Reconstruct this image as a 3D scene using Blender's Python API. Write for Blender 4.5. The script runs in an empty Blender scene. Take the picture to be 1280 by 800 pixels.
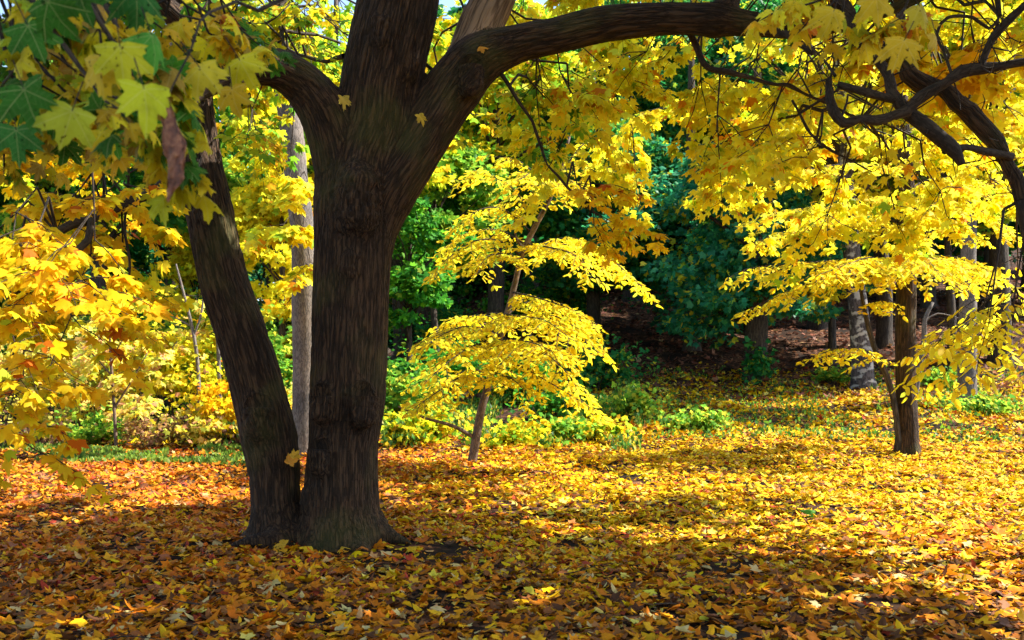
import bpy, math, random
import numpy as np
from mathutils import Vector
R = math.radians
SC = bpy.context.scene
F = 1244.0; HZ = 490.0; CAMH = 1.5

# ---------------------------------------------------------------- camera
cam = bpy.data.cameras.new('camera'); cam_o = bpy.data.objects.new('camera', cam)
SC.collection.objects.link(cam_o); SC.camera = cam_o
cam_o.location = (0, 0, CAMH); cam_o.rotation_euler = (R(90), 0, 0)
cam.sensor_width = 36; cam.lens = F/1280*36; cam.shift_y = (HZ-400)/1280
cam.clip_start = 0.05; cam.clip_end = 1000
cam.dof.use_dof = True; cam.dof.focus_distance = 11; cam.dof.aperture_fstop = 4.0
# ---------------------------------------------------------------- world, sun, exposure
SUN_EL = 47; SUN_AZ = 80            # azimuth measured from straight ahead (+Y) towards the right (+X)
W = bpy.data.worlds.new('World'); SC.world = W; W.use_nodes = True
nt = W.node_tree; sky = nt.nodes.new('ShaderNodeTexSky'); sky.sky_type = 'NISHITA'; sky.sun_disc = False
sky.sun_elevation = R(SUN_EL); sky.sun_rotation = R(SUN_AZ)
nt.links.new(sky.outputs[0], nt.nodes['Background'].inputs[0]); nt.nodes['Background'].inputs[1].default_value = 0.12
sl = bpy.data.lights.new('sun', 'SUN'); sl.energy = 5.0; sl.angle = R(0.5); sl.color = (1, .95, .84)
so = bpy.data.objects.new('sun', sl); SC.collection.objects.link(so)
so.rotation_euler = (R(90-SUN_EL), 0, R(180-SUN_AZ))
SC.view_settings.view_transform = 'Standard'; SC.view_settings.look = 'None'
SC.view_settings.gamma = 1; SC.view_settings.use_curve_mapping = False
SC.view_settings.exposure = 1.75
SC.cycles.max_bounces = 5; SC.cycles.diffuse_bounces = 4; SC.cycles.glossy_bounces = 1
SC.cycles.transmission_bounces = 3; SC.cycles.use_denoising = True
SC.cycles.sample_clamp_indirect = 4.0

rng = np.random.default_rng(7); random.seed(7)
def U(a, b): return float(rng.uniform(a, b))
def V(*a): return np.array(a, float)
def nrm(v):
    v = np.asarray(v, float); return v/(np.linalg.norm(v, axis=-1, keepdims=True)+1e-9)
def P(px, py, Y): return V((px-640)/F*Y, Y, CAMH+(HZ-py)/F*Y)

# ---------------------------------------------------------------- value noise
_perm = rng.permutation(4096); _val = rng.random(4096)
def vnoise(p):
    i = np.floor(p).astype(int); f = p-i; f = f*f*(3-2*f); out = 0
    for dx in (0, 1):
        for dy in (0, 1):
            for dz in (0, 1):
                h = _perm[(i[:, 0]+dx) & 4095]; h = _perm[(h+i[:, 1]+dy) & 4095]; h = _perm[(h+i[:, 2]+dz) & 4095]
                w = (f[:, 0] if dx else 1-f[:, 0])*(f[:, 1] if dy else 1-f[:, 1])*(f[:, 2] if dz else 1-f[:, 2])
                out = out+w*_val[h]
    return out
def fbm(p, o=3):
    s = 0; a = .5
    for k in range(o): s = s+a*vnoise(p*2**k+k*17.3); a *= .5
    return s/(1-.5**o)

# ---------------------------------------------------------------- terrain
_ry = [0, 9.5, 20, 28, 32, 45, 70, 110, 200]; _rz = [0, 0, .37, 1.25, 2.0, 5.1, 11, 19, 30]
_lz = [0, 0, .35, .65, .8, 1.6, 3.2, 7, 16]
def gz(x, y):
    x = np.asarray(x, float); y = np.asarray(y, float)
    yy = np.maximum(y, 0)
    b = np.clip((x/np.maximum(yy, 1)+.16)/.16, 0, 1); b = b*b*(3-2*b)
    z = np.interp(yy, _ry, _rz)*b+np.interp(yy, _ry, _lz)*(1-b)
    return z+.05*np.sin(x*.7+1)*np.sin(y*.5)*np.clip(yy/15, 0, 1)
def G(px, Y, dz=0):
    x = (px-640)/F*Y; return V(x, Y, float(gz(x, Y))+dz)

# ---------------------------------------------------------------- node helpers
def new_mat(name):
    m = bpy.data.materials.new(name); m.use_nodes = True; n = m.node_tree; n.nodes.clear()
    return m, n, n.nodes.new('ShaderNodeOutputMaterial')
def N(n, t, **k):
    o = n.nodes.new(t)
    for a, b in k.items():
        if a.startswith('i_'): o.inputs[int(a[2:])].default_value = b
        else: setattr(o, a, b)
    return o
def L(n, a, b): n.links.new(a, b)
def ramp(n, stops, inter='LINEAR'):
    r = n.nodes.new('ShaderNodeValToRGB'); e = r.color_ramp; e.interpolation = inter
    while len(e.elements) < len(stops): e.elements.new(.5)
    for k, (p, c) in enumerate(stops):
        e.elements[k].position = p; e.elements[k].color = (*c, 1) if len(c) == 3 else c
    return r

def leaf_mat(name, trans=.5, near=False, rough=.45, spec=.35, spots=.35):
    m, n, out = new_mat(name)
    at = N(n, 'ShaderNodeAttribute', attribute_name='tint')
    lc = N(n, 'ShaderNodeAttribute', attribute_name='lc')
    tc = N(n, 'ShaderNodeTexCoord')
    no = N(n, 'ShaderNodeTexNoise'); no.inputs['Scale'].default_value = 16; no.inputs['Detail'].default_value = 3
    L(n, tc.outputs['Object'], no.inputs['Vector'])
    r = ramp(n, [(.3, (.62, .6, .45)), (.55, (1, 1, 1))]); L(n, no.outputs[0], r.inputs[0])
    mx = N(n, 'ShaderNodeMix', data_type='RGBA', blend_type='MULTIPLY'); mx.inputs[0].default_value = spots*1.6
    L(n, at.outputs['Color'], mx.inputs[6]); L(n, r.outputs[0], mx.inputs[7])
    col = mx.outputs[2]
    if near:
        sp = N(n, 'ShaderNodeSeparateXYZ'); L(n, lc.outputs['Vector'], sp.inputs[0])
        def M(op, a, b=None):
            q = N(n, 'ShaderNodeMath', operation=op)
            for k, v in enumerate((a, b)):
                if v is None: continue
                if isinstance(v, (int, float)): q.inputs[k].default_value = v
                else: L(n, v, q.inputs[k])
            return q.outputs[0]
        ang = M('ARCTAN2', sp.outputs[0], sp.outputs[1])
        rad = M('SQRT', M('ADD', M('MULTIPLY', sp.outputs[0], sp.outputs[0]), M('MULTIPLY', sp.outputs[1], sp.outputs[1])))
        d = M('SUBTRACT', M('FLOORED_MODULO', M('ADD', ang, R(24)), R(48)), R(24))
        dist = M('MULTIPLY', M('ABSOLUTE', M('SINE', d)), rad)
        vein = M('LESS_THAN', dist, .011)
        side = M('LESS_THAN', M('FLOORED_MODULO', M('SUBTRACT', rad, M('MULTIPLY', dist, .9)), .14), .012)
        vm = M('MAXIMUM', M('MULTIPLY', vein, .26), M('MULTIPLY', side, .10))
        m2 = N(n, 'ShaderNodeMix', data_type='RGBA'); L(n, vm, m2.inputs[0]); L(n, col, m2.inputs[6]); m2.inputs[7].default_value = (.75, .68, .25, 1)
        vo = N(n, 'ShaderNodeTexNoise'); vo.inputs['Scale'].default_value = 75; vo.inputs['Detail'].default_value = 2
        L(n, tc.outputs['Object'], vo.inputs['Vector'])
        r2 = ramp(n, [(.28, (.10, .045, .015)), (.36, (1, 1, 1))]); L(n, vo.outputs[0], r2.inputs[0])
        m3 = N(n, 'ShaderNodeMix', data_type='RGBA', blend_type='MULTIPLY'); m3.inputs[0].default_value = .85
        L(n, m2.outputs[2], m3.inputs[6]); L(n, r2.outputs[0], m3.inputs[7]); col = m3.outputs[2]
    p = N(n, 'ShaderNodeBsdfPrincipled'); L(n, col, p.inputs['Base Color']); p.inputs['Roughness'].default_value = rough
    p.inputs['Specular IOR Level'].default_value = spec
    t = N(n, 'ShaderNodeBsdfTranslucent'); L(n, col, t.inputs[0])
    mm = N(n, 'ShaderNodeMixShader'); mm.inputs[0].default_value = trans
    L(n, p.outputs[0], mm.inputs[1]); L(n, t.outputs[0], mm.inputs[2]); L(n, mm.outputs[0], out.inputs[0])
    return m

def bark_mat(name, dark, light, sx=20, sz=4, bump=.6, moss=0, bands=0, dist=.02, plates=0):
    m, n, out = new_mat(name)
    at = N(n, 'ShaderNodeAttribute', attribute_name='barkco')
    mp = N(n, 'ShaderNodeMapping'); mp.inputs['Scale'].default_value = (sx, sx, sz); L(n, at.outputs['Vector'], mp.inputs[0])
    a = N(n, 'ShaderNodeTexNoise'); a.inputs['Scale'].default_value = 1; a.inputs['Detail'].default_value = 5; a.inputs['Distortion'].default_value = .6
    L(n, mp.outputs[0], a.inputs['Vector'])
    s = N(n, 'ShaderNodeMath', operation='SUBTRACT'); L(n, a.outputs[0], s.inputs[0]); s.inputs[1].default_value = .5
    ab = N(n, 'ShaderNodeMath', operation='ABSOLUTE'); L(n, s.outputs[0], ab.inputs[0])
    r = ramp(n, [(0, (0, 0, 0)), (.035, (.45,)*3), (.13, (1, 1, 1))]); L(n, ab.outputs[0], r.inputs[0])
    if plates:
        mp3 = N(n, 'ShaderNodeMapping'); mp3.inputs['Scale'].default_value = (plates, plates, plates*.085); L(n, at.outputs['Vector'], mp3.inputs[0])
        dn = N(n, 'ShaderNodeTexNoise'); dn.inputs['Scale'].default_value = .8; dn.inputs['Detail'].default_value = 3; L(n, mp3.outputs[0], dn.inputs['Vector'])
        va = N(n, 'ShaderNodeVectorMath', operation='MULTIPLY_ADD'); L(n, dn.outputs['Color'], va.inputs[0]); va.inputs[1].default_value = (1.5, 1.5, 1.1); L(n, mp3.outputs[0], va.inputs[2])
        vo = N(n, 'ShaderNodeTexVoronoi', feature='DISTANCE_TO_EDGE'); vo.inputs['Scale'].default_value = 1; L(n, va.outputs[0], vo.inputs['Vector'])
        rv = ramp(n, [(0, (0, 0, 0)), (.08, (.35,)*3), (.28, (1, 1, 1))]); L(n, vo.outputs['Distance'], rv.inputs[0])
        mm_ = N(n, 'ShaderNodeMix', data_type='RGBA'); mm_.inputs[0].default_value = .45; L(n, rv.outputs[0], mm_.inputs[6]); L(n, r.outputs[0], mm_.inputs[7])
        class _R: outputs = [mm_.outputs[2]]
        r = _R
    f = N(n, 'ShaderNodeTexNoise'); f.inputs['Scale'].default_value = 3.5; f.inputs['Detail'].default_value = 6; L(n, mp.outputs[0], f.inputs['Vector'])
    h = N(n, 'ShaderNodeMath', operation='MULTIPLY_ADD'); L(n, f.outputs[0], h.inputs[0]); h.inputs[1].default_value = .5; L(n, r.outputs[0], h.inputs[2])
    cr = ramp(n, [(.15, dark), (1.0, tuple((x+y)/2 for x, y in zip(dark, light))), (1.0, light)])
    cr.color_ramp.elements[1].position = .8
    L(n, h.outputs[0], cr.inputs[0])
    col = cr.outputs[0]
    tc = N(n, 'ShaderNodeTexCoord'); b = N(n, 'ShaderNodeTexNoise'); b.inputs['Scale'].default_value = 1.4; b.inputs['Detail'].default_value = 4
    L(n, tc.outputs['Object'], b.inputs['Vector'])
    if moss:
        mr = ramp(n, [(.52, (0, 0, 0)), (.66, (moss,)*3)]); L(n, b.outputs[0], mr.inputs[0])
        mx = N(n, 'ShaderNodeMix', data_type='RGBA'); L(n, mr.outputs[0], mx.inputs[0]); L(n, col, mx.inputs[6]); mx.inputs[7].default_value = (.07, .085, .02, 1)
        col = mx.outputs[2]
    if bands:
        mp2 = N(n, 'ShaderNodeMapping'); mp2.inputs['Scale'].default_value = (2.2, 2.2, 3.2); L(n, at.outputs['Vector'], mp2.inputs[0])
        v = N(n, 'ShaderNodeTexNoise'); v.inputs['Scale'].default_value = 1.5; v.inputs['Detail'].default_value = 5; L(n, mp2.outputs[0], v.inputs['Vector'])
        br = ramp(n, [(.40, (1, 1, 1)), (.47, (0, 0, 0))]); L(n, v.outputs[0], br.inputs[0])
        mx = N(n, 'ShaderNodeMix', data_type='RGBA'); L(n, br.outputs[0], mx.inputs[0]); L(n, col, mx.inputs[6]); mx.inputs[7].default_value = (.46, .44, .41, 1)
        col = mx.outputs[2]
    bl = ramp(n, [(.3, (.6, .62, .66)), (.7, (1.2, 1.1, 1.0))]); L(n, b.outputs[0], bl.inputs[0])
    mb = N(n, 'ShaderNodeMix', data_type='RGBA', blend_type='MULTIPLY'); mb.inputs[0].default_value = 1; L(n, col, mb.inputs[6]); L(n, bl.outputs[0], mb.inputs[7])
    p = N(n, 'ShaderNodeBsdfPrincipled'); L(n, mb.outputs[2], p.inputs['Base Color']); p.inputs['Roughness'].default_value = .85; p.inputs['Specular IOR Level'].default_value = .25
    bp = N(n, 'ShaderNodeBump'); bp.inputs['Strength'].default_value = bump; bp.inputs['Distance'].default_value = dist
    L(n, h.outputs[0], bp.inputs['Height']); L(n, bp.outputs[0], p.inputs['Normal']); L(n, p.outputs[0], out.inputs[0])
    return m

M_bark = bark_mat('maple_bark', (.0035, .002, .0015), (.105, .058, .030), 34, 4, 1.0, moss=.4, dist=.04, plates=24)  # near-black furrows: shade put into the colour, bump shading alone stays faint
M_dead = bark_mat('bare_dead_wood', (.10, .06, .035), (.36, .24, .15), 22, 1.5, .6)
M_grey = bark_mat('grey_bark', (.07, .06, .055), (.19, .165, .15), 26, 8, .4, dist=.01)
M_dark = bark_mat('dark_bark', (.018, .014, .012), (.09, .07, .055), 20, 5, .8, plates=22)
M_birch = bark_mat('birch_bark', (.03, .025, .025), (.12, .10, .10), 14, 5, .5, bands=1)
M_smooth = bark_mat('smooth_brown_bark', (.06, .04, .03), (.17, .12, .09), 25, 8, .3, dist=.008)
M_twig = bark_mat('twig_bark', (.02, .014, .010), (.055, .04, .028), 30, 10, .2)
M_leafn = leaf_mat('near_maple_leaf', .40, True, spots=.5, rough=.6, spec=.12)
M_leaf = leaf_mat('maple_leaf', .52, spots=.12, spec=.12, rough=.6)
M_lemon = leaf_mat('sunlit_thin_leaf', .6, spots=.1, spec=.12, rough=.6)
M_leafg = leaf_mat('green_leaf', .52, spots=.2, spec=.3, rough=.5)
M_litter = leaf_mat('fallen_leaf', .15, rough=.6, spec=.08, spots=.5)

# ---------------------------------------------------------------- object helpers
def tag(o, label=None, cat=None, group=None, kind=None):
    if label: o['label'] = label
    if cat: o['category'] = cat
    if group: o['group'] = group
    if kind: o['kind'] = kind
    return o
def empty(name, loc, label, cat, group=None):
    o = bpy.data.objects.new(name, None); SC.collection.objects.link(o); o.location = Vector(loc)
    o.empty_display_size = .3
    return tag(o, label, cat, group)
def mesh_obj(name, verts, tris, mats, parent=None, matidx=None, tint=None, lc=None, bark=None, smooth=True, quads=None, loc=None):
    """verts world coordinates; the origin is moved to the parent's place (or loc)"""
    verts = np.asarray(verts, np.float32)
    org = np.array(parent.location if parent else (loc if loc is not None else (0, 0, 0)), np.float32)
    verts = verts-org
    nt_ = len(tris) if tris is not None else 0; nq = len(quads) if quads is not None else 0
    me = bpy.data.meshes.new(name)
    me.vertices.add(len(verts)); me.vertices.foreach_set('co', verts.ravel())
    idx = []; st = []; 
    if nt_: idx.append(np.asarray(tris, np.int32).ravel()); st.append(np.arange(nt_)*3)
    if nq: idx.append(np.asarray(quads, np.int32).ravel()); st.append(nt_*3+np.arange(nq)*4)
    idx = np.concatenate(idx); st = np.concatenate(st).astype(np.int32)
    me.loops.add(len(idx)); me.loops.foreach_set('vertex_index', idx)
    me.polygons.add(len(st)); me.polygons.foreach_set('loop_start', st)
    if matidx is not None: me.polygons.foreach_set('material_index', np.asarray(matidx, np.int32))
    me.update(calc_edges=True)
    me.shade_smooth() if smooth else me.shade_flat()
    if tint is not None:
        a = me.attributes.new('tint', 'FLOAT_COLOR', 'POINT'); a.data.foreach_set('color', np.asarray(tint, np.float32).ravel())
    if lc is not None:
        a = me.attributes.new('lc', 'FLOAT_VECTOR', 'POINT'); a.data.foreach_set('vector', np.asarray(lc, np.float32).ravel())
    if bark is not None:
        a = me.attributes.new('barkco', 'FLOAT_VECTOR', 'POINT'); a.data.foreach_set('vector', np.asarray(bark, np.float32).ravel())
    for m in (mats if isinstance(mats, (list, tuple)) else [mats]): me.materials.append(m)
    o = bpy.data.objects.new(name, me); SC.collection.objects.link(o)
    if parent: o.parent = parent
    elif loc is not None: o.location = Vector(loc)
    return o

def resample(pts, rad, step):
    pts = np.array(pts, float); rad = np.array(rad, float)
    n = len(pts); ext = np.vstack([2*pts[0]-pts[1], pts, 2*pts[-1]-pts[-2]])
    op = []; orr = []
    for i in range(n-1):
        p0, p1, p2, p3 = ext[i:i+4]; k = max(1, int(np.linalg.norm(p2-p1)/step))
        for t in np.arange(k)/k:
            op.append(.5*((2*p1)+(-p0+p2)*t+(2*p0-5*p1+4*p2-p3)*t*t+(-p0+3*p1-3*p2+p3)*t**3))
            orr.append(rad[i]*(1-t)+rad[i+1]*t)
    op.append(pts[-1]); orr.append(rad[-1]); return np.array(op), np.array(orr)
def frames(pts):
    T = nrm(np.gradient(pts, axis=0)); A = np.zeros_like(T); ref = V(1, 0, 0) if abs(T[0][0]) < .8 else V(0, 1, 0)
    a = ref
    for i in range(len(T)):
        a = a-T[i]*np.dot(a, T[i]); a = a/np.linalg.norm(a); A[i] = a
    B = np.cross(T, A); s = np.concatenate([[0], np.cumsum(np.linalg.norm(np.diff(pts, axis=0), axis=1))])
    return T, A, B, s
def tube_data(pts, rad, sides=12, step=.12, rough=0., rs=3., flare=0, nroot=5):
    p, r = resample(pts, rad, step); T, A, B, s = frames(p); n = len(p)
    th = np.linspace(0, 2*math.pi, sides, endpoint=False)
    c, si = np.cos(th), np.sin(th)
    rr = np.repeat(r[:, None], sides, 1)
    if flare:
        ph = U(0, 6); rr = rr*(1+flare*np.exp(-s/(.55*max(r[0]*2, .25)))[:, None]*(.55+.45*np.cos(nroot*th+ph)[None, :]))
    co = np.stack([c[None]*r[:, None], si[None]*r[:, None], np.repeat(s[:, None], sides, 1)], -1)
    if rough:
        q = co.reshape(-1, 3)*rs+U(0, 50); q[:, 2] *= .6
        rr = rr*(1+rough*(fbm(q, 3).reshape(n, sides)-.5)*2)
    v = p[:, None]+A[:, None]*(c[None]*rr)[..., None]+B[:, None]*(si[None]*rr)[..., None]
    i = np.arange(n-1)[:, None]*sides; j = np.arange(sides)[None]; j2 = (j+1) % sides
    q = np.stack([i+j, i+j2, i+sides+j2, i+sides+j], -1).reshape(-1, 4)
    v = v.reshape(-1, 3); co = co.reshape(-1, 3)+U(0, 20)
    # cap
    v = np.vstack([v, p[-1][None]]); co = np.vstack([co, co[-1][None]]); e = len(v)-1; b = (n-1)*sides
    t = np.stack([b+j[0], b+j2[0], np.full(sides, e)], -1)
    return v, q, t, co
def tubes(name, lst, mat, parent=None, **k):
    vs, qs, ts, cs, o = [], [], [], [], 0
    for item in lst:
        kk = dict(k); kk.update(item[2] if len(item) > 2 else {})
        v, q, t, c = tube_data(item[0], item[1], **kk)
        vs.append(v); qs.append(q+o); ts.append(t+o); cs.append(c); o += len(v)
    return mesh_obj(name, np.vstack(vs), np.vstack(ts), mat, parent, bark=np.vstack(cs), quads=np.vstack(qs))

# ---------------------------------------------------------------- leaf templates  (x across, y towards the tip, base at the origin)
def polar(half, ring=False, seed=0):
    rs = np.random.default_rng(seed)
    th = [a for a, _ in half]; ra = [r*rs.uniform(.93, 1.07) for _, r in half]
    ths = th+[-a for a in th[::-1] if a not in (0, 180)]; ras = ra+[r*rs.uniform(.93, 1.07) for (a, _), r in list(zip(half, ra))[::-1] if a not in (0, 180)]
    ths = np.radians(ths); ras = np.array(ras)
    o = np.stack([np.sin(ths)*ras, np.cos(ths)*ras], -1); k = len(o); i = np.arange(k); j = (i+1) % k
    if not ring:
        return np.vstack([[0, .02], o]), np.stack([0*i, i+1, j+1], -1)
    v = np.vstack([[0, .0], o*.5, o])
    t = np.vstack([np.stack([0*i, i+1, j+1], -1), np.stack([i+1, i+1+k, j+1+k], -1), np.stack([i+1, j+1+k, j+1], -1)])
    return v, t
H_HI = [(0, 1), (5, .86), (12, .84), (17, .68), (23, .55), (30, .63), (36, .80), (41, .77), (48, .93), (54, .77), (61, .75), (66, .60), (73, .48), (82, .53), (92, .54), (100, .60), (110, .42), (130, .24), (165, .10)]
H_MD = [(0, 1), (11, .80), (24, .54), (36, .74), (48, .92), (60, .68), (74, .48), (99, .58), (128, .26), (165, .08)]
H_LO = [(0, 1), (25, .60), (48, .90), (75, .52), (100, .55), (150, .12)]
H_OV = [(0, 1), (12, .80), (25, .56), (40, .38), (70, .22), (140, .06)]
def bend(v, fold, curl, seed):
    rs = np.random.default_rng(seed); x, y = v[:, 0], v[:, 1]; r = np.hypot(x, y)
    z = -fold*np.abs(x)-curl*r*r+rs.uniform(-.5, .5)*x*y*curl*2+rs.uniform(-.3, .3)*curl*x
    return np.column_stack([x, y, z])
def variants(half, ring, specs):
    out = []
    for k, (f, c) in enumerate(specs):
        v, t = polar(half, ring, k); out.append((bend(v, f, c, k), t, v))
    return out
TP = {
 'hi': variants(H_HI, True, [(.35, .3), (-.3, .4), (.55, .15), (.15, .6), (-.45, .2), (.2, .2), (.7, .5)]),
 'md': variants(H_MD, False, [(.15, .15), (-.15, .2), (.3, .1), (.1, .35)]),
 'lo': variants(H_LO, False, [(.15, .2), (-.2, .25), (.35, .1), (.1, -.4), (-.25, -.35)]),
 'ov': variants(H_OV, False, [(.3, .1), (.5, .2), (-.3, .3), (.2, -.3)]),
 'lt': variants(H_MD, False, [(.2, .22), (-.25, .25), (.4, .1), (.1, -.35), (-.2, -.25), (.15, .5), (.1, .1), (.05, .05)]),
 'lv': variants(H_OV, False, [(.8, .2), (.5, .7), (-.7, .3), (.3, -.7), (.2, .2)]),
 'dia': [(np.array([[0, 0, 0], [.32, .5, .1], [0, 1, -.1], [-.32, .5, .1]], float), np.array([[0, 1, 2], [0, 2, 3]]), np.array([[0, 0], [.3, .5], [0, 1], [-.3, .5]], float))],
}
class Fol:
    def __init__(s): s.d = []; s.tw = []
    def add(s, tpl, pos, T, Nn, size, col):
        pos = np.atleast_2d(pos)
        if len(pos): s.d.append((tpl, pos, np.atleast_2d(T), np.atleast_2d(Nn), np.atleast_1d(size), np.atleast_2d(col)))
    def twig(s, a, b, r0, r1): s.tw.append((*a, *b, r0, r1))
    def arrays(s):
        vs, ts, tint, lc, o = [], [], [], [], 0
        for tpl, pos, T, Nn, size, col in s.d:
            T = nrm(T); X = nrm(np.cross(T, Nn)); Z = np.cross(X, T); var = rng.integers(0, len(TP[tpl]), len(pos))
            for k, (tv, tt, flat) in enumerate(TP[tpl]):
                m = var == k; n = int(m.sum())
                if not n: continue
                sx = rng.uniform(.85, 1.12, n)
                v = pos[m][:, None]+size[m][:, None, None]*(tv[None, :, 0:1]*X[m][:, None]*sx[:, None, None]+tv[None, :, 1:2]*T[m][:, None]+tv[None, :, 2:3]*Z[m][:, None])
                vs.append(v.reshape(-1, 3)); ts.append((tt[None]+(np.arange(n)*len(tv))[:, None, None]+o).reshape(-1, 3))
                c = np.concatenate([np.clip(col[m], 0, .95), np.ones((n, 1))], 1); tint.append(np.repeat(c, len(tv), 0))
                lc.append(np.tile(np.column_stack([flat, np.zeros(len(flat))]), (n, 1))); o += n*len(tv)
        return vs, ts, tint, lc, o
    def build(s, name, parent, mat=None, loc=None, label=None, twigmat=None):
        vs, ts, tint, lc, o = s.arrays(); nl = sum(len(t) for t in ts); mi = [np.zeros(nl, int)]
        if s.tw:
            w = np.array(s.tw); a = w[:, 0:3]; b = w[:, 3:6]; d = nrm(b-a); ref = np.where(np.abs(d[:, 2:3]) > .9, V(1, 0, 0), V(0, 0, 1))
            x = nrm(np.cross(d, ref)); y = np.cross(d, x); K = 4; n = len(w); vv = []
            for end, c in ((a, 6), (b, 7)):
                for k in range(K):
                    t = 2*math.pi*k/K; vv.append(end+(x*math.cos(t)+y*math.sin(t))*w[:, c:c+1])
            vv = np.stack(vv, 1).reshape(-1, 3); f = []
            for k in range(K):
                k2 = (k+1) % K; f += [[k, k2, K+k2], [k, K+k2, K+k]]
            f = np.array(f); tt = (f[None]+(np.arange(n)*2*K)[:, None, None]+o).reshape(-1, 3)
            vs.append(vv); ts.append(tt); mi.append(np.ones(len(tt), int))
            tint.append(np.full((len(vv), 4), .1)); lc.append(np.zeros((len(vv), 3)))
        v = np.vstack(vs)
        ob = mesh_obj(name, v, np.vstack(ts), [mat or M_leaf, twigmat or M_twig], parent, np.concatenate(mi), np.vstack(tint), np.vstack(lc), v*.5, loc=loc)
        if label: ob['label'] = label
        return ob

YEL = [((.92, .80, .03), 5), ((.90, .70, .02), 3), ((.78, .80, .05), 2.0), ((.30, .46, .02), .5), ((.75, .30, .01), .5)]
YGD = [((.88, .58, .015), 5), ((.86, .47, .012), 2.2), ((.90, .72, .02), 4.4), ((.45, .50, .02), .8), ((.62, .16, .01), .4)]
YGR = [((.62, .68, .03), 3), ((.26, .50, .03), 2.5), ((.88, .70, .02), 3.5), ((.10, .26, .02), 1.2), ((.70, .40, .02), 1)]
NEAR = [((.80, .64, .02), 4), ((.78, .50, .02), 3), ((.50, .58, .03), 2.4), ((.07, .25, .02), 2.4), ((.045, .16, .015), 1.8), ((.45, .28, .04), 1)]
LEM = [((.90, .78, .03), 5), ((.90, .70, .02), 4), ((.70, .74, .05), 1.2), ((.88, .60, .015), 1.5)]
GRN = [((.07, .32, .03), 4), ((.16, .44, .03), 3), ((.04, .20, .03), 2.5), ((.30, .42, .03), .6)]
TEA = [((.03, .27, .12), 4), ((.06, .36, .13), 3), ((.02, .17, .08), 2.4), ((.30, .46, .04), 1.0), ((.8, .66, .03), .5)]
DGR = [((.03, .25, .06), 4), ((.08, .34, .06), 3), ((.02, .15, .04), 2.4), ((.34, .50, .04), 1.2), ((.8, .66, .03), .4)]
LIM = [((.30, .50, .04), 4), ((.16, .40, .04), 3), ((.60, .60, .05), 2), ((.08, .25, .03), 2)]
PAL = [((.85, .72, .14), 4), ((.80, .50, .14), 1.6), ((.50, .60, .08), 2.4), ((.85, .66, .04), 3), ((.60, .30, .16), .8)]
PUR = [((.40, .20, .13), 4), ((.45, .26, .14), 3), ((.30, .28, .08), 3), ((.75, .50, .10), 2)]
def cols(pal, n, jit=.14):
    c = np.array([p[0] for p in pal]); w = np.array([p[1] for p in pal], float); w /= w.sum()
    k = rng.choice(len(c), n, p=w); return c[k]*rng.uniform(1-jit*1.6, 1+jit, (n, 1))*rng.uniform(1-jit/2, 1+jit/2, (n, 3))

def leaves_at(fol, tpl, pos, out, size, pal, droop=.7, upb=.8):
    n = len(pos); out = np.asarray(out)
    T = nrm(out*V(1, 1, .3)+np.column_stack([rng.normal(0, .35, (n, 2)), rng.uniform(-droop*1.5, -droop*.3, n)]))
    Nn = nrm(np.column_stack([rng.normal(0, .45, (n, 2)), np.full(n, upb)])+nrm(out)*.5)
    fol.add(tpl, pos, T, Nn, size*rng.uniform(.6, 1.18, n), cols(pal, n))
def spray(fol, p, d, ln, size, pal, tpl='md', r0=.006, droop=.35):
    """one leafy twig of a maple: opposite leaves, short side twigs, hanging under its own weight"""
    d = nrm(d); n = max(3, int(ln/.075)); s = np.linspace(.15, 1, n); q = p+d*s[:, None]*ln-V(0, 0, 1)*(s[:, None]**2)*ln*droop
    prev = p
    for k in range(n):
        if k % 2 == 1 or k == n-1: fol.twig(prev, q[k], r0*(1-.7*s[max(k-2, 0)]), r0*(1-.7*s[k])); prev = q[k]
    side = nrm(np.cross(d, V(0, 0, 1))+V(1e-3, 0, 0)); pos = []; out = []
    for k in range(n):
        for sg in (-1, 1):
            o = nrm(side*sg+d*.5+rng.normal(0, .25, 3)); pet = U(.03, .08)
            if rng.random() < .38 and k < n-1:
                l2 = ln*U(.2, .42); e = q[k]+o*l2-V(0, 0, l2*.3); fol.twig(q[k], e, r0*.5, r0*.25)
                for t in (.5, .8, 1.0):
                    m = q[k]*(1-t)+e*t
                    for s2 in ((-1, 1) if t < 1 else (0,)):
                        pos.append(m+nrm(o+d*s2)*pet*.7+V(0, 0, -.02)); out.append(nrm(o+d*s2*.9))
            else: pos.append(q[k]+o*pet+V(0, 0, -.02)); out.append(o)
    pos.append(q[-1]); out.append(d); leaves_at(fol, tpl, np.array(pos), np.array(out), size, pal)
    return np.array(q[-1])
def crooked(fol, a, b, r0, r1, seg=.3, amp=.07, sag=0):
    L_ = np.linalg.norm(b-a); n = max(2, int(L_/seg)); t = np.linspace(0, 1, n+1)[:, None]
    p = a*(1-t)+b*t+rng.normal(0, amp*min(1, L_), (n+1, 3))*np.sin(t*math.pi)+V(0, 0, 1)*np.sin(t*math.pi)*sag
    r = (r0*(1-t)+r1*t)[:, 0]
    for k in range(n): fol.twig(p[k], p[k+1], r[k], r[k+1])
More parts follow.
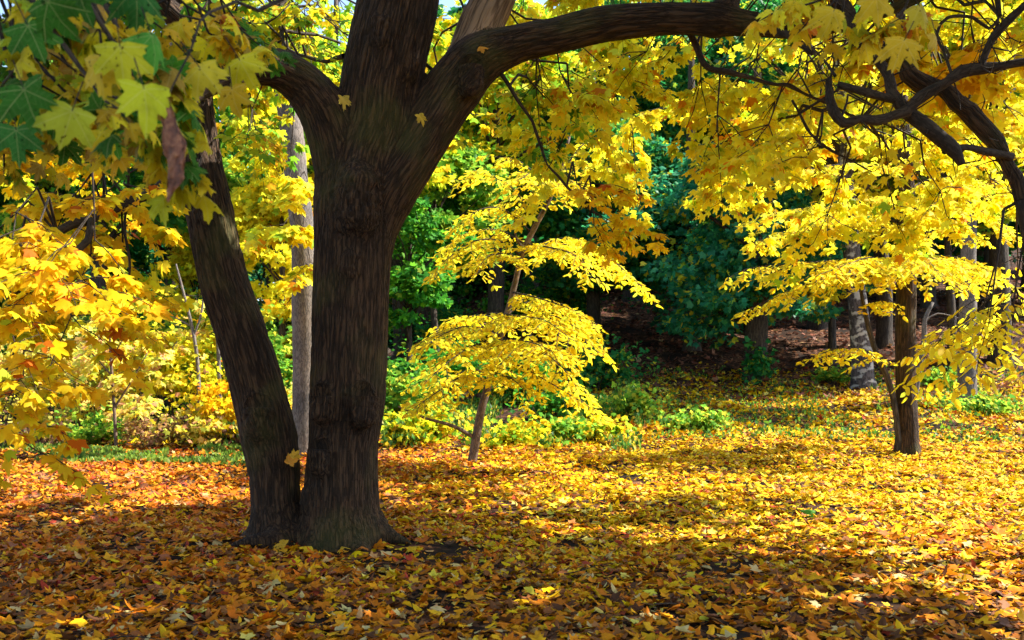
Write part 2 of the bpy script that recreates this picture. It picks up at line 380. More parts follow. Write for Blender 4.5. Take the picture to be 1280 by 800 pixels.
def region(fol, px, py, rx, ry, Y0, Y1, nspray, pal, size=.15, tpl='md', ln=.6, boughs=None, per=9, conn=True, droop=.35):
    """leafy boughs through a volume of air: clusters of sprays, each cluster on a branchlet that leads back to the nearest bough"""
    nc = max(1, nspray//per)
    for c in range(nc):
        a = U(0, 2*math.pi); rr = math.sqrt(U(0, 1)); Y = U(Y0, Y1)
        C = P(px+rx*rr*math.cos(a), py+ry*rr*math.sin(a), Y)
        if boughs is not None and conn:
            d = np.linalg.norm(boughs-C, axis=1)+np.maximum(0, C[2]-boughs[:, 2])*1.0; B = boughs[int(np.argmin(d))]
            if np.linalg.norm(B-C) < 7: crooked(fol, B, C, .012+.004*np.linalg.norm(B-C), .007, sag=.25)
            od = nrm((C-B)*V(1, 1, .2)+V(U(-.3, .3), U(-.3, .3), 0))
        else: od = nrm(V(U(-1, 1), U(-1, 1), 0))
        for k in range(per):
            dd = nrm(od*.8+V(U(-1, 1), U(-1, 1), U(-.45, .12)))
            st = C+dd*U(0, .75*ln)+V(0, 0, U(-.5, .15)*ln)
            fol.twig(C, st, .006, .005)
            spray(fol, st, dd, ln*U(.7, 1.25), size, pal, tpl, droop=droop)

# ================================================================= GROUND
def grid_ground():
    ys = np.concatenate([np.linspace(-40, 0, 21), np.linspace(.5, 40, 160), np.linspace(41, 110, 70), np.linspace(115, 400, 30)])
    xs = np.concatenate([np.linspace(-300, -42, 24), np.linspace(-40, 40, 201), np.linspace(42, 300, 24)])
    X, Y = np.meshgrid(xs, ys); Z = gz(X, Y)
    Z = Z+(fbm(np.column_stack([X.ravel()*.9, Y.ravel()*.9, 0*X.ravel()]), 3).reshape(X.shape)-.5)*np.clip((Y-5)/40, .02, .35)
    v = np.column_stack([X.ravel(), Y.ravel(), Z.ravel()]); nx = len(xs)
    i = np.arange(len(ys)-1)[:, None]*nx; j = np.arange(nx-1)[None]
    q = np.stack([i+j, i+j+1, i+nx+j+1, i+nx+j], -1).reshape(-1, 4)
    m, n, out = new_mat('leaf_strewn_soil')
    tc = N(n, 'ShaderNodeTexCoord')
    v1 = N(n, 'ShaderNodeTexVoronoi'); v1.inputs['Scale'].default_value = 13; L(n, tc.outputs['Object'], v1.inputs['Vector'])
    sp = N(n, 'ShaderNodeSeparateColor'); L(n, v1.outputs['Color'], sp.inputs[0])
    r = ramp(n, [(0, (.012, .008, .006)), (.25, (.03, .017, .010)), (.5, (.07, .032, .018)), (.72, (.12, .05, .028)), (.9, (.18, .08, .04)), (1, (.24, .13, .07))]); L(n, sp.outputs[0], r.inputs[0])
    no = N(n, 'ShaderNodeTexNoise'); no.inputs['Scale'].default_value = 1.1; no.inputs['Detail'].default_value = 5; L(n, tc.outputs['Object'], no.inputs['Vector'])
    rr = ramp(n, [(.4, (0, 0, 0)), (.6, (1, 1, 1))]); L(n, no.outputs[0], rr.inputs[0])
    mx = N(n, 'ShaderNodeMix', data_type='RGBA', blend_type='MIX'); L(n, rr.outputs[0], mx.inputs[0]); mx.inputs[6].default_value = (.018, .012, .009, 1); L(n, r.outputs[0], mx.inputs[7])
    p = N(n, 'ShaderNodeBsdfPrincipled'); L(n, mx.outputs[2], p.inputs['Base Color']); p.inputs['Roughness'].default_value = .95; p.inputs['Specular IOR Level'].default_value = .05
    b = N(n, 'ShaderNodeBump'); b.inputs['Distance'].default_value = .04; b.inputs['Strength'].default_value = .8; L(n, sp.outputs[1], b.inputs['Height']); L(n, b.outputs[0], p.inputs['Normal'])
    L(n, p.outputs[0], out.inputs[0])
    o = mesh_obj('ground', v, None, m, quads=q); tag(o, kind='structure')
grid_ground()

# ================================================================= MAIN MAPLE (skeleton, smooth union of limbs)
YM = 9.8
def k_(px, py, w, dY=0): return (*P(px, py, YM+dY), w/2/F*(YM+dY))
BR = {}
BR['trunk'] = [k_(430, 705, 112), k_(429, 670, 104), k_(427, 640, 93), k_(428, 560, 85), k_(434, 500, 91), k_(438, 400, 92), k_(441, 320, 93), k_(444, 255, 98), k_(452, 205, 96), k_(468, 160, 92), k_(474, 110, 95), k_(485, 60, 98), k_(496, 10, 98), k_(508, -60, 92), k_(520, -170, 80), k_(525, -330, 62), k_(515, -520, 36)]
BR['leaning_stem'] = [k_(352, 705, 86, .05), k_(349, 670, 72, .05), k_(345, 630, 58, .05), k_(343, 590, 60, .08), k_(337, 550, 66, .1), k_(328, 510, 65, .15), k_(306, 430, 63, .2), k_(278, 345, 57, .25), k_(261, 260, 56, .3), k_(250, 200, 51, .3), k_(244, 140, 46, .3), k_(237, 70, 44, .3), k_(226, -10, 42, .3), k_(210, -120, 36, .2), k_(190, -280, 26, 0)]
BR['left_limb'] = [k_(438, 250, 60), k_(425, 200, 64, -.1), k_(408, 145, 62, -.2), k_(380, 107, 52, -.3), k_(347, 86, 46, -.45), k_(310, 84, 38, -.6), k_(275, 68, 34, -.8), k_(240, 38, 31, -1), k_(205, 8, 28, -1.2), k_(160, -40, 24, -1.5), k_(90, -110, 18, -2)]
BR['stub'] = [k_(305, 86, 30, -.6), k_(278, 100, 27, -.9), k_(250, 112, 26, -1.3), k_(228, 126, 25, -1.7), k_(216, 146, 26, -1.9), k_(213, 166, 17, -1.95), k_(212, 176, 7, -1.95)]
BR['right_limb'] = [k_(460, 300, 56), k_(482, 245, 68), k_(507, 205, 66, 0), k_(535, 160, 66, .05), k_(566, 112, 68, .1), k_(598, 76, 60, .1), k_(645, 55, 46, .05), k_(700, 43, 41, 0), k_(760, 29, 40, -.1), k_(830, 23, 38, -.2), k_(890, 24, 37, -.3), k_(950, 31, 26, -.4), k_(1010, 36, 20, -.5), k_(1050, 30, 15, -.6), k_(1120, 10, 12, -.8), k_(1200, -30, 8, -1)]
BR['broken_stem'] = [k_(570, 110, 50, .15), k_(590, 65, 52, .25), k_(604, 30, 52, .3), k_(620, -5, 50, .35), k_(640, -60, 42, .4), k_(650, -110, 20, .4)]
BR['upright'] = [k_(895, 26, 30, -.3), k_(908, 5, 29, -.25), k_(912, -30, 28, -.1), k_(930, -90, 24, .4), k_(970, -170, 20, 1.2), k_(1040, -250, 12, 2.4)]
roots = [[(378, 668, 40), (345, 676, 24, -.25), (312, 676, 11, -.35), (290, 683, 5, -.4)],
         [(345, 660, 36), (325, 668, 24), (305, 672, 12, .1), (296, 676, 5, .15)],
         [(400, 672, 44), (392, 690, 26, -.3), (370, 702, 9, -.5)],
         [(440, 672, 50), (450, 690, 24, -.35), (462, 700, 7, -.6)],
         [(452, 660, 44), (478, 668, 26, -.05), (497, 673, 12, -.1), (512, 679, 5, -.1)],
         [(448, 650, 40), (470, 655, 24, .3), (482, 652, 7, .6)],
         [(350, 665, 50), (345, 685, 24, -.2), (335, 695, 6, -.4)]]
for k, rt in enumerate(roots): BR['root%d' % k] = [k_(*q) for q in rt]
burl = [(401, 505, 32, -.37, .020), (457, 507, 38, -.37, .022), (398, 571, 30, -.36, .02), (322, 522, 38, -.15, .025), (447, 250, 60, -.33, .03), (478, 40, 26, -.34, .03), (437, 330, 22, -.34, .02), (258, 262, 24, .12, .02), (510, 85, 20, -.2, .02), (590, 95, 36, -.2, .02), (385, 625, 20, -.2, .02)]
for k, (x, y, w, d, _) in enumerate(burl): BR['burl%d' % k] = [k_(x, y-w*.35, w*.8, d), k_(x, y+w*.35, w*.8, d)]

def build_main():
    names = list(BR); segs = {}
    for nme in names:
        a = np.array(BR[nme]); p, r = resample(a[:, :3], a[:, 3], .06 if not nme.startswith('burl') else .05)
        segs[nme] = (p, r, *frames(p))
    def dist(p, nme, full=False):
        q, r, T, A, B, s = segs[nme]; a = q[:-1]; b = q[1:]; ab = b-a; l2 = (ab**2).sum(1)
        best = np.full(len(p), 1e9); bi = np.zeros(len(p), int); bt = np.zeros(len(p))
        for i in range(len(a)):
            t = np.clip(((p-a[i])@ab[i])/l2[i], 0, 1); d = np.linalg.norm(p-a[i]-t[:, None]*ab[i], axis=1)-(r[i]*(1-t)+r[i+1]*t)
            m = d < best; best[m] = d[m]; bi[m] = i; bt[m] = t[m]
        if not full: return best
        c = p-(a[bi]+bt[:, None]*ab[bi]); return best, np.column_stack([(c*A[bi]).sum(1), (c*B[bi]).sum(1), s[bi]+bt*(s[bi+1]-s[bi])])
    # union of tubes -> voxel remesh
    vs, qs, ts, o = [], [], [], 0
    for nme in names:
        q, r = segs[nme][:2]; v, qq, tt, c = tube_data(q, r*1.05+.01, 14, step=9) if not nme.startswith('burl') else tube_data(np.array([q[0]-V(0, 0, r[0]*.7), q[0], q[-1], q[-1]+V(0, 0, r[0]*-.0)+(q[-1]-q[0])*1.2]), np.array([r[0]*.5, r[0], r[0], r[0]*.5]), 14, step=9)
        n = len(v); v = np.vstack([v, q[0][None]]); cap = np.stack([np.arange(14), np.roll(np.arange(14), -1), np.full(14, n)], -1)[:, ::-1]
        vs.append(v); qs.append(qq+o); ts.append(np.vstack([tt, cap])+o); o += len(v)
    ob = mesh_obj('tmp', np.vstack(vs), np.vstack(ts), M_bark, quads=np.vstack(qs))
    md = ob.modifiers.new('r', 'REMESH'); md.mode = 'VOXEL'; md.voxel_size = .0155
    ev = ob.evaluated_get(bpy.context.evaluated_depsgraph_get()); me = bpy.data.meshes.new_from_object(ev)
    v = np.empty(len(me.vertices)*3, np.float32); me.vertices.foreach_get('co', v); v = v.reshape(-1, 3).astype(float)
    li = np.empty(len(me.loops), np.int32); me.loops.foreach_get('vertex_index', li); q = li.reshape(-1, 4)
    bpy.data.objects.remove(ob)
    kk = {n: (.05 if not (n.startswith('burl') or n.startswith('root')) else .028) for n in names}
    bb = {n: (segs[n][0].min(0)-segs[n][1].max()-.35, segs[n][0].max(0)+segs[n][1].max()+.35) for n in names}
    def field(p):
        D = np.full((len(names), len(p)), 1e3)
        for k, n in enumerate(names):
            m = ((p > bb[n][0]) & (p < bb[n][1])).all(1)
            if m.any(): D[k, m] = dist(p[m], n)
        mn = D.min(0); K = .035; return mn-K*np.log(np.exp(-(D-mn)/K).sum(0)), D
    for it in range(3):
        f, D = field(v); g = np.stack([field(v+e)[0]-f for e in np.eye(3)*.004], 1); g = nrm(g); v = v-g*np.clip(f, -.06, .06)[:, None]
    f, D = field(v); g = nrm(np.stack([field(v+e)[0]-f for e in np.eye(3)*.004], 1))
    main = [n for n in names if not (n.startswith('burl') or n.startswith('root'))]
    mi = [names.index(n) for n in main]; lab = D[mi].argmin(0)
    co = np.zeros((len(v), 3))
    for k, n in enumerate(main):
        m = lab == k
        if m.any(): co[m] = dist(v[m], n, True)[1]+V(k*3.1, k*1.7, k*5.3)
    # bark relief: fluting, ridges, burl warts
    q1 = co*V(7, 7, 1.1); q2 = co*V(22, 22, 4.2)
    q2 = q2+(fbm(co*V(5, 5, 3), 2)[:, None]-.5)*2.2
    rid = 1-np.abs(2*fbm(q2, 2)-1)*2.4
    h = (fbm(q1, 2)-.5)*.05+rid*.011
    thick = np.concatenate([[0]]); 
    rad = np.zeros(len(v))
    h = h*np.clip((-(D[mi].min(0))+.25)*4, .3, 1)
    for k, (x, y, w, d, amp) in enumerate(burl):
        c = P(x, y, YM+d); r = w/F*YM*.75; dd = np.linalg.norm(v-c, axis=1); m = np.exp(-(dd/r)**2)
        h = h*(1-m*.7)+m*(fbm(v*28, 3)-.45)*.09
    lim = np.isin(np.array(main)[lab], ['left_limb', 'stub', 'right_limb', 'upright'])
    h = np.where(lim, h*.7, h)
    v2 = v+g*h[:, None]
    # smooth normals of the whole
    a, b, c_, d_ = (v2[q[:, k]] for k in range(4)); fn = np.cross(c_-a, d_-b); vn = np.zeros_like(v2)
    for k in range(4):
        for ax in range(3): vn[:, ax] += np.bincount(q[:, k], fn[:, ax], len(v2))
    vn = nrm(vn); 
    root = empty('maple_tree', P(400, 690, YM)*V(1, 1, 0), 'large old double stemmed maple with burls and spreading dark limbs, in the left foreground', 'tree')
    fl = lab[q[:, 0]]; pn = {'trunk': ('trunk', 'thick upright knotty main stem'), 'leaning_stem': ('trunk', 'second stem leaning to the left'), 'left_limb': ('limb', 'mossy limb arching left from the fork'),
          'stub': ('stub', 'short dead broken branch end'), 'right_limb': ('limb', 'long limb sweeping right across the top'), 'broken_stem': ('limb', 'broken stem with pale bare wood'), 'upright': ('limb', 'thinner branch rising from the long limb')}
    for k, n in enumerate(main):
        fq = q[fl == k]
        if not len(fq): continue
        u, inv = np.unique(fq, return_inverse=True)
        o = mesh_obj(pn[n][0], v2[u], None, M_dead if n == 'broken_stem' else M_bark, root, bark=co[u], quads=inv.reshape(-1, 4))
        o.data.normals_split_custom_set_from_vertices([tuple(x) for x in vn[u]]); o['label'] = pn[n][1]
    return root, segs
maple, SEG = build_main()

# boughs of the maple that carry the foliage: traced ones and those above the picture
def bough(pts, name='branch', mat=None, parent=None, px=True, w=1., sides=8, label=None, rough=.12):
    a = np.array([(*P(p[0], p[1], p[3]), p[2]/2/F*p[3]) for p in pts]) if px else np.array(pts, float)
    if len(a) > 3:
        q, r = resample(a[:, :3], a[:, 3], .14); q[1:-1] += rng.normal(0, 1, (len(q)-2, 3))*np.minimum(.02, r[1:-1, None]*.45); r = r*rng.uniform(.8, 1.2, len(r)); a = np.column_stack([q, r])
    o = tubes(name, [(a[:, :3], a[:, 3]*w)], mat or M_twig, parent, sides=sides, step=.06, rough=rough, rs=14)
    if label: o['label'] = label
    return resample(a[:, :3], a[:, 3], .25)[0]
left_b = [bough([(238, 210, 20, 10.0), (205, 228, 13, 9.7), (160, 252, 11, 9.3), (110, 272, 11, 8.9), (50, 302, 9, 8.5), (0, 322, 8, 8.2), (-60, 335, 6, 8)], parent=maple),
          bough([(118, 270, 9, 9.0), (108, 300, 9, 8.6), (70, 345, 8, 8.3), (40, 380, 8, 8.1), (5, 410, 7, 7.9), (-50, 440, 5, 7.8)], parent=maple),
          bough([(30, 388, 5, 8.1), (22, 420, 5, 8.0), (8, 460, 4, 7.9), (-5, 500, 3, 7.8)], parent=maple),
          bough([(240, 38, 20, 8.8), (170, 72, 17, 8.2), (120, 80, 16, 7.8), (60, 60, 16, 7.4), (0, 48, 16, 7.0), (-80, 40, 12, 6.6)], parent=maple),
          bough([(160, 252, 4, 9.3), (156, 300, 4, 9.1), (163, 345, 3, 9.0), (150, 395, 2.5, 9.0)], parent=maple)]
right_b = [bough([(862, 40, 10, 9.7), (882, 78, 8, 9.8), (925, 95, 6, 10.0), (985, 108, 5, 10.3), (1030, 128, 4, 10.5), (1075, 150, 3, 10.6)], parent=maple),
           bough([(960, 38, 14, 9.4), (985, 44, 10, 9.2), (1016, 66, 8, 9.0)], parent=maple, label='dead brown branch end'),
           bough([(625, 90, 6, 9.9), (648, 125, 5, 9.9), (665, 150, 4, 10.0), (685, 205, 3, 10.2), (738, 262, 3, 10.4)], parent=maple),
           bough([(990, 125, 4, 10), (1020, 175, 4, 10), (1060, 198, 3, 10), (1090, 215, 2, 10)], parent=maple),
           bough([(430, 70, 7, 10), (400, 75, 5, 10.3), (360, 60, 4, 10.8), (345, 10, 3, 11)], parent=maple),
           bough([(525, 75, 6, 10), (548, 92, 5, 10.1), (575, 70, 4, 10.3), (580, 10, 3, 10.5)], parent=maple)]
up_b = []
for pts in [
   [(.3, 9.9, 7.2, .20), (2.0, 11, 8.6, .14), (4.6, 12.5, 9.2, .09), (7.5, 14, 9.0, .05), (10, 15, 8.4, .03)],
   [(-1.0, 9.8, 7.0, .22), (-1.6, 11.5, 8.8, .15), (-1.8, 14, 9.6, .09), (-1.5, 17, 9.6, .04)],
   [(-1.0, 9.8, 8.0, .20), (-.8, 8, 9.6, .13), (-.2, 5.5, 10.3, .08), (.5, 3, 10, .04)],
   [(-3.2, 10, 6.5, .14), (-5, 10.5, 8.2, .10), (-7.5, 11, 9.2, .06), (-10, 12, 9.2, .03)],
   [(-3.2, 10, 6.8, .12), (-4.5, 8, 8.4, .09), (-6, 5, 9.2, .05), (-7, 2, 9, .03)],
   [(2.9, 10, 6.2, .10), (4.2, 9, 6.8, .08), (5.5, 7.5, 7, .05), (6.5, 6, 6.8, .03)],
   [(2.9, 10.3, 6.4, .10), (4.0, 11.5, 6.7, .07), (5.0, 13, 6.7, .05), (6.0, 14.5, 6.9, .03)],
   [(.4, 10.2, 7.4, .12), (1.5, 12, 8.2, .08), (2.0, 14, 8.2, .05), (2.2, 16, 7.9, .03)],
   [(-1.0, 9.7, 9.2, .14), (1.2, 9, 10.6, .09), (3.6, 8, 11, .05), (6, 7, 10.6, .03)],
   [(-1.0, 9.9, 9.6, .12), (-2.4, 10.4, 11, .08), (-4.5, 11, 12, .04)],
   [(-3.6, 8.6, 5.3, .07), (-4.2, 7.6, 5.6, .05), (-3.6, 5.6, 5.0, .035), (-2.6, 4.0, 3.7, .02), (-1.8, 3.2, 3.0, .012)],
   [(2.9, 9.4, 5.5, .06), (3.2, 7.6, 5.4, .045), (2.6, 5.2, 4.4, .03), (1.8, 3.9, 3.2, .015)]]:
    up_b.append(bough(pts, 'limb' if pts[0][3] > .09 else 'branch', M_bark, maple, px=False, sides=10))
BG = np.vstack(left_b+right_b+up_b+[SEG[n][0][::4] for n in ('left_limb', 'right_limb', 'upright')])

# ---- maple foliage
f = Fol()     # right-hand canopy under the long limb
rg = [ # px,py,rx,ry,Y0,Y1,n
 (620, 150, 80, 70, 9.8, 12.5, 40, YGR), (700, 130, 110, 70, 9.5, 13, 54, YEL), (800, 150, 110, 75, 9.5, 14, 66, YEL),
 (880, 150, 90, 90, 9.5, 14, 90, YEL), (960, 150, 90, 90, 9.0, 14, 100, YEL), (1050, 190, 100, 80, 9.5, 14, 76, YEL), (1160, 210, 110, 80, 9.5, 14, 72, YEL),
 (1230, 120, 80, 110, 9.5, 13, 52, YEL), (1100, 90, 100, 60, 10, 14, 60, YEL), (950, 240, 110, 40, 10.5, 14, 60, YEL), (1090, 270, 120, 40, 11, 14, 55, YEL), (830, 60, 90, 25, 10.5, 14, 40, YEL),
 (700, 245, 40, 40, 10, 11.5, 14, YGD), (750, 270, 28, 60, 10, 11, 16, YGD), (560, 190, 45, 55, 11, 13.5, 24, YGR), (1240, 270, 60, 60, 10, 13, 40, YEL), (690, 10, 90, 22, 10.5, 14, 34, YEL), (830, -10, 120, 18, 9, 13, 30, YEL)]
for r in rg: region(f, r[0], r[1]-28, r[2], r[3]*.9, r[4], r[5], max(4, int(r[6]*.30)), r[7], .106, boughs=BG, per=4, ln=.5)
f.build('foliage', maple, M_lemon, label='bright yellow leaves under the long right limb')
f = Fol()     # left-hand golden foliage
for r in [(60, 250, 110, 50, 7.5, 10, 60, YGD), (125, 225, 70, 45, 8.5, 10.5, 40, YGD), (60, 330, 100, 50, 7.2, 9.5, 66, YGD), (50, 380, 62, 42, 7.2, 9, 38, YGD), (10, 450, 34, 50, 7.2, 8.6, 26, YGD),
          (115, 300, 50, 45, 8.5, 9.6, 26, YGD), (165, 330, 22, 34, 9.2, 10, 9, YEL), (75, 415, 30, 12, 7.8, 9, 4, YGD), (60, 170, 80, 40, 8, 11, 30, YEL), (10, 530, 14, 22, 7.4, 8, 9, YGD)]:
    region(f, r[0]-12, r[1]-20, r[2], r[3], r[4], r[5], max(2, int(r[6]*.30)), r[7], .108, boughs=BG, per=3, ln=.5)
f.build('foliage', maple, M_lemon, label='golden orange leaves hanging at the left edge')
f = Fol()     # behind the fork
for r in [(320, 30, 70, 50, 9.5, 13, 50, YGR), (390, 40, 50, 60, 10.5, 14, 40, YGR), (290, 150, 26, 25, 10.6, 11.5, 4, YGR), (560, 30, 40, 50, 10.8, 14, 22, YGR), (380, 150, 18, 24, 11, 13, 6, YGR), (335, 140, 30, 25, 10.5, 12, 8, YGR), (650, 20, 60, 25, 10.5, 13, 16, YEL), (270, 30, 50, 30, 9, 11, 22, YGR)]:
    region(f, r[0], r[1]-15, r[2], r[3], r[4], r[5], max(2, int(r[6]*.55)), r[7], .10, boughs=BG, per=3, ln=.5)
f.build('foliage', maple, M_leaf, label='yellow green leaves behind the fork')
f = Fol()     # unseen crown above the picture, sprays placed and thinned to steer the shade
for _ in range(260):
    c = V(U(-9, 9), U(2.5, 13), 0); c[2] = max(7.0, CAMH+.45*c[1]+.9)+abs(rng.normal(0, 1.5))
    if (c[1] > 11.5 or c[0] < -4) and rng.random() < .75: continue
    if _ < 45: c = V(U(2.6, 6.5), U(8.8, 12), 0); c[2] = max(7.0, CAMH+.45*c[1]+.9)+U(0, 1.6)  # extra unseen sprays, added to shade the upper trunk
    elif -4.5 < c[0] < 2.8 and c[1] > 6.3: continue  # crown left open so sun reaches the left boughs
    for k in range(5):
        dd = nrm(V(U(-1, 1), U(-1, 1), U(-.3, .2))); spray(f, c+dd*.4, dd, .9, .21, YEL, 'lo')
    B = BG[int(np.argmin(np.linalg.norm(BG-c, axis=1)))]
    crooked(f, B, c, .03, .012, seg=.6)
f.build('crown', maple, M_leaf)
# near, shaded leaves at the top left and a few at the top right
f = Fol()
for (px, py, rx, ry, Y0, Y1, n, pal, sz) in [(110, 55, 125, 60, 2.8, 4.6, 14, NEAR, .135), (50, 120, 70, 50, 2.8, 4.4, 8, NEAR, .14), (150, 130, 60, 45, 2.7, 3.6, 5, NEAR, .14), (250, 30, 50, 30, 3.4, 4.8, 6, NEAR, .13), (275, 40, 20, 20, 3.6, 4.4, 1, YGD, .12), (60, 10, 120, 25, 2.8, 4.4, 9, NEAR, .135), (20, 175, 40, 30, 3.2, 4.2, 3, NEAR, .12)]:
    region(f, px-15, py-30, rx*.85, ry*.8, Y0+.4, Y1+.6, max(2, int(n*1.7)), pal, sz*.64, 'hi', .20, boughs=BG, per=2)
for (x, y, Y, s, c, t) in [(180, 140, 2.55, .155, (.60, .62, .02), (.25, -.1, -1)), (90, 165, 2.7, .15, (.50, .52, .03), (-.3, 0, -1)), (125, 100, 2.75, .15, (.68, .46, .02), (.0, .1, -1)), (190, 66, 2.8, .13, (.10, .36, .04), (.3, 0, -1)), (150, 85, 2.7, .15, (.62, .58, .02), (.1, 0, -1)),
                           (30, 140, 2.7, .16, (.045, .17, .015), (.3, 0, -1)), (60, 30, 2.7, .16, (.045, .17, .015), (.5, .1, -1)), (95, 5, 2.8, .16, (.04, .15, .015), (.2, .1, -1)), (35, 55, 2.9, .14, (.045, .17, .015), (.4, 0, -.8)), (290, 130, 3.4, .13, (.66, .42, .02), (.1, 0, -1)), (250, 105, 3.0, .13, (.70, .55, .03), (.6, 0, -.7)), (300, 95, 3.4, .14, (.68, .60, .02), (.5, 0, -.9)), (20, 185, 3, .14, (.05, .2, .03), (.1, 0, -1)), (170, 10, 2.9, .15, (.04, .17, .03), (.1, 0, -1))]:
    s *= .76; p0 = P(x, y-s*F/Y*.5, Y); f.add('hi', p0, V(*t), V(U(-.7, .7), -.8, U(.0, .9)), s, V(*c)); f.twig(p0, p0+V(-t[0]*.1, 0, .08), .0015, .002)
f.build('foliage', maple, M_leafn, label='large mottled green and yellow leaves close overhead at top left')
f = Fol()
for (px, py, rx, ry, Y0, Y1, n, pal, sz) in [(1060, 25, 50, 30, 3.6, 4.6, 4, YGD, .14), (1130, 40, 35, 35, 3.8, 4.8, 3, YGD, .14), (1035, 8, 30, 15, 3.8, 4.8, 2, YEL, .14)]:
    region(f, px, py-30, rx*.8, ry*.7, Y0+.5, Y1+.5, n, pal, sz*.62, 'hi', .2, boughs=BG, per=2)
for (x, y, Y, s, c, t) in [(1042, 32, 4.0, .15, (.72, .50, .02), (-.3, 0, -1)), (1130, 70, 4.0, .16, (.70, .45, .02), (-.4, 0, -.9)), (1170, 60, 4.3, .13, (.62, .40, .03), (.2, 0, -1)), (1095, 15, 4.0, .15, (.72, .48, .02), (.2, 0, -1)), (1150, 25, 4.0, .14, (.62, .48, .03), (.5, 0, -1))]:
    s *= .76; p0 = P(x, y-s*F/Y*.5, Y); f.add('hi', p0, V(*t), V(U(-.7, .7), -.8, U(.0, .9)), s, V(*c)); f.twig(p0, p0+V(-t[0]*.1, 0, .08), .0015, .002)
f.build('foliage', maple, M_leafn, label='large yellow leaves close overhead at top right')

# curled dead brown leaf hanging below the stub
def dead_leaf():
    n = 22; t = np.linspace(0, 1, n); K = 9; v = []
    for i in range(n):
        w = (1+.10*math.sin(t[i]*17)+.06*math.sin(t[i]*41))*(.010+.026*math.sin(math.pi*min(1, t[i]*1.05))**.8); c = P(206+14*math.sin(t[i]*2.2)-(6 if t[i] > .8 else 0)*(t[i]-.8)*5, 128+118*t[i], 2.6)
        for j in range(K):
            a = -2.0+4.0*j/(K-1)+.5*math.sin(t[i]*5)
            v.append(c+V(math.sin(a)*w*.75, -math.cos(a)*w*.35+.006*math.sin(j*2.6+i*.7), .016*math.sin(j*1.3+i*.5)))
    i = np.arange(n-1)[:, None]*K; j = np.arange(K-1)[None]; q = np.stack([i+j, i+j+1, i+K+j+1, i+K+j], -1).reshape(-1, 4)
    m, nn, out = new_mat('dry_brown_leaf'); tc = N(nn, 'ShaderNodeTexCoord'); no = N(nn, 'ShaderNodeTexNoise'); no.inputs['Scale'].default_value = 40; no.inputs['Detail'].default_value = 5
    L(nn, tc.outputs['Object'], no.inputs['Vector']); r = ramp(nn, [(.3, (.03, .012, .006)), (.48, (.22, .065, .022)), (.7, (.42, .17, .06))]); L(nn, no.outputs[0], r.inputs[0])
    p = N(nn, 'ShaderNodeBsdfPrincipled'); p.inputs['Roughness'].default_value = .6; L(nn, r.outputs[0], p.inputs['Base Color']); b = N(nn, 'ShaderNodeBump'); b.inputs['Distance'].default_value = .01; L(nn, no.outputs[0], b.inputs['Height']); L(nn, b.outputs[0], p.inputs['Normal']); L(nn, p.outputs[0], out.inputs[0])
    o = mesh_obj('dead_leaf', np.array(v), None, m, maple, quads=q); o['label'] = 'curled dry brown leaf hanging at top left'
    f = Fol(); c = P(206, 128, 2.6); crooked(f, c, c+V(.06, .1, .25), .0025, .004, seg=.08, amp=.02); crooked(f, c+V(.06, .1, .25), c+V(.1, 1.2, .9), .004, .01, seg=.2)
    f.add('hi', c[None], V(0, 0, -1), V(0, -1, 0), V(.02), V(.2, .1, .05)); f.build('twig', maple, M_leafn)
dead_leaf()

# ================================================================= EDGE MAPLE on the right (only its dark branches reach into view)
YE = 8.6
em = empty('slender_tree', G(1283, YE), 'slender dark tree at the right edge with crooked bare branches reaching in at top right', 'tree')
def e_(px, py, w, d=0): return (px, py, w, YE+d)
base = G(1294, YE)
tubes('trunk', [(np.array([base+V(.03, 0, -.1), P(1291, 600, YE)+V(.02, 0, 0), P(1292, 450, YE), P(1289, 320, YE), P(1277, 250, YE)]), [.10, .07, .065, .06, .06])], M_twig, em, sides=16, step=.1, rough=.1, rs=8, flare=.4)
EB = []
for pts in [
  [e_(1276, 250, 19), e_(1262, 200, 20), e_(1225, 155, 21, .05), e_(1175, 112, 22, .1), (1110, 68, 22, 8.6), (1070, 40, 18, 8.5), (1040, 5, 14, 8.4), (1010, -50, 10, 8.2)],
  [(1202, 205, 10, 8.3), (1188, 190, 17, 8.3), (1155, 165, 18, 8.3), (1132, 140, 16, 8.3), (1105, 95, 13, 8.3), (1075, 45, 12, 8.3), (1060, 10, 12, 8.3), (1050, -40, 9, 8.3)],
  [(1135, 138, 12, 8.2), (1095, 148, 12, 8.15), (1055, 152, 12, 8.1), (1041, 140, 11, 8.1), (1037, 120, 11, 8.1), (1036, 98, 9, 8.1)],
  [(1120, 125, 10, 8.3), (1085, 116, 11, 8.2), (1048, 106, 9, 8.15)],
  [(1130, 142, 13, 8.25), (1155, 122, 13, 8.2), (1185, 103, 13, 8.15), (1228, 84, 13, 8.1), (1255, 82, 12, 8.0), (1300, 74, 10, 7.9)],
  [(1226, 85, 10, 8.1), (1232, 60, 10, 8.1), (1252, 34, 10, 8.0), (1285, 2, 9, 7.9)],
  [(1180, 188, 11, 8.3), (1205, 182, 9, 8.35), (1235, 188, 9, 8.45), (1265, 196, 9, 8.55)],
  [(1192, 100, 5, 8.15), (1180, 70, 4, 8.2), (1172, 40, 4, 8.3), (1185, 22, 4, 8.3), (1215, 22, 4, 8.4), (1238, 36, 4, 8.4), (1250, 20, 3, 8.4)],
  [(1050, 150, 4, 8.1), (1058, 130, 3, 8.1), (1060, 118, 3, 8.1)],
  [(1044, 95, 4, 8.1), (1030, 75, 3, 8.2), (1015, 60, 3, 8.3)]]:
    EB.append(bough(pts, 'branch', M_bark if pts[0][2] > 15 else M_twig, em, sides=12, rough=.2))
f = Fol(); EBv = np.vstack(EB)
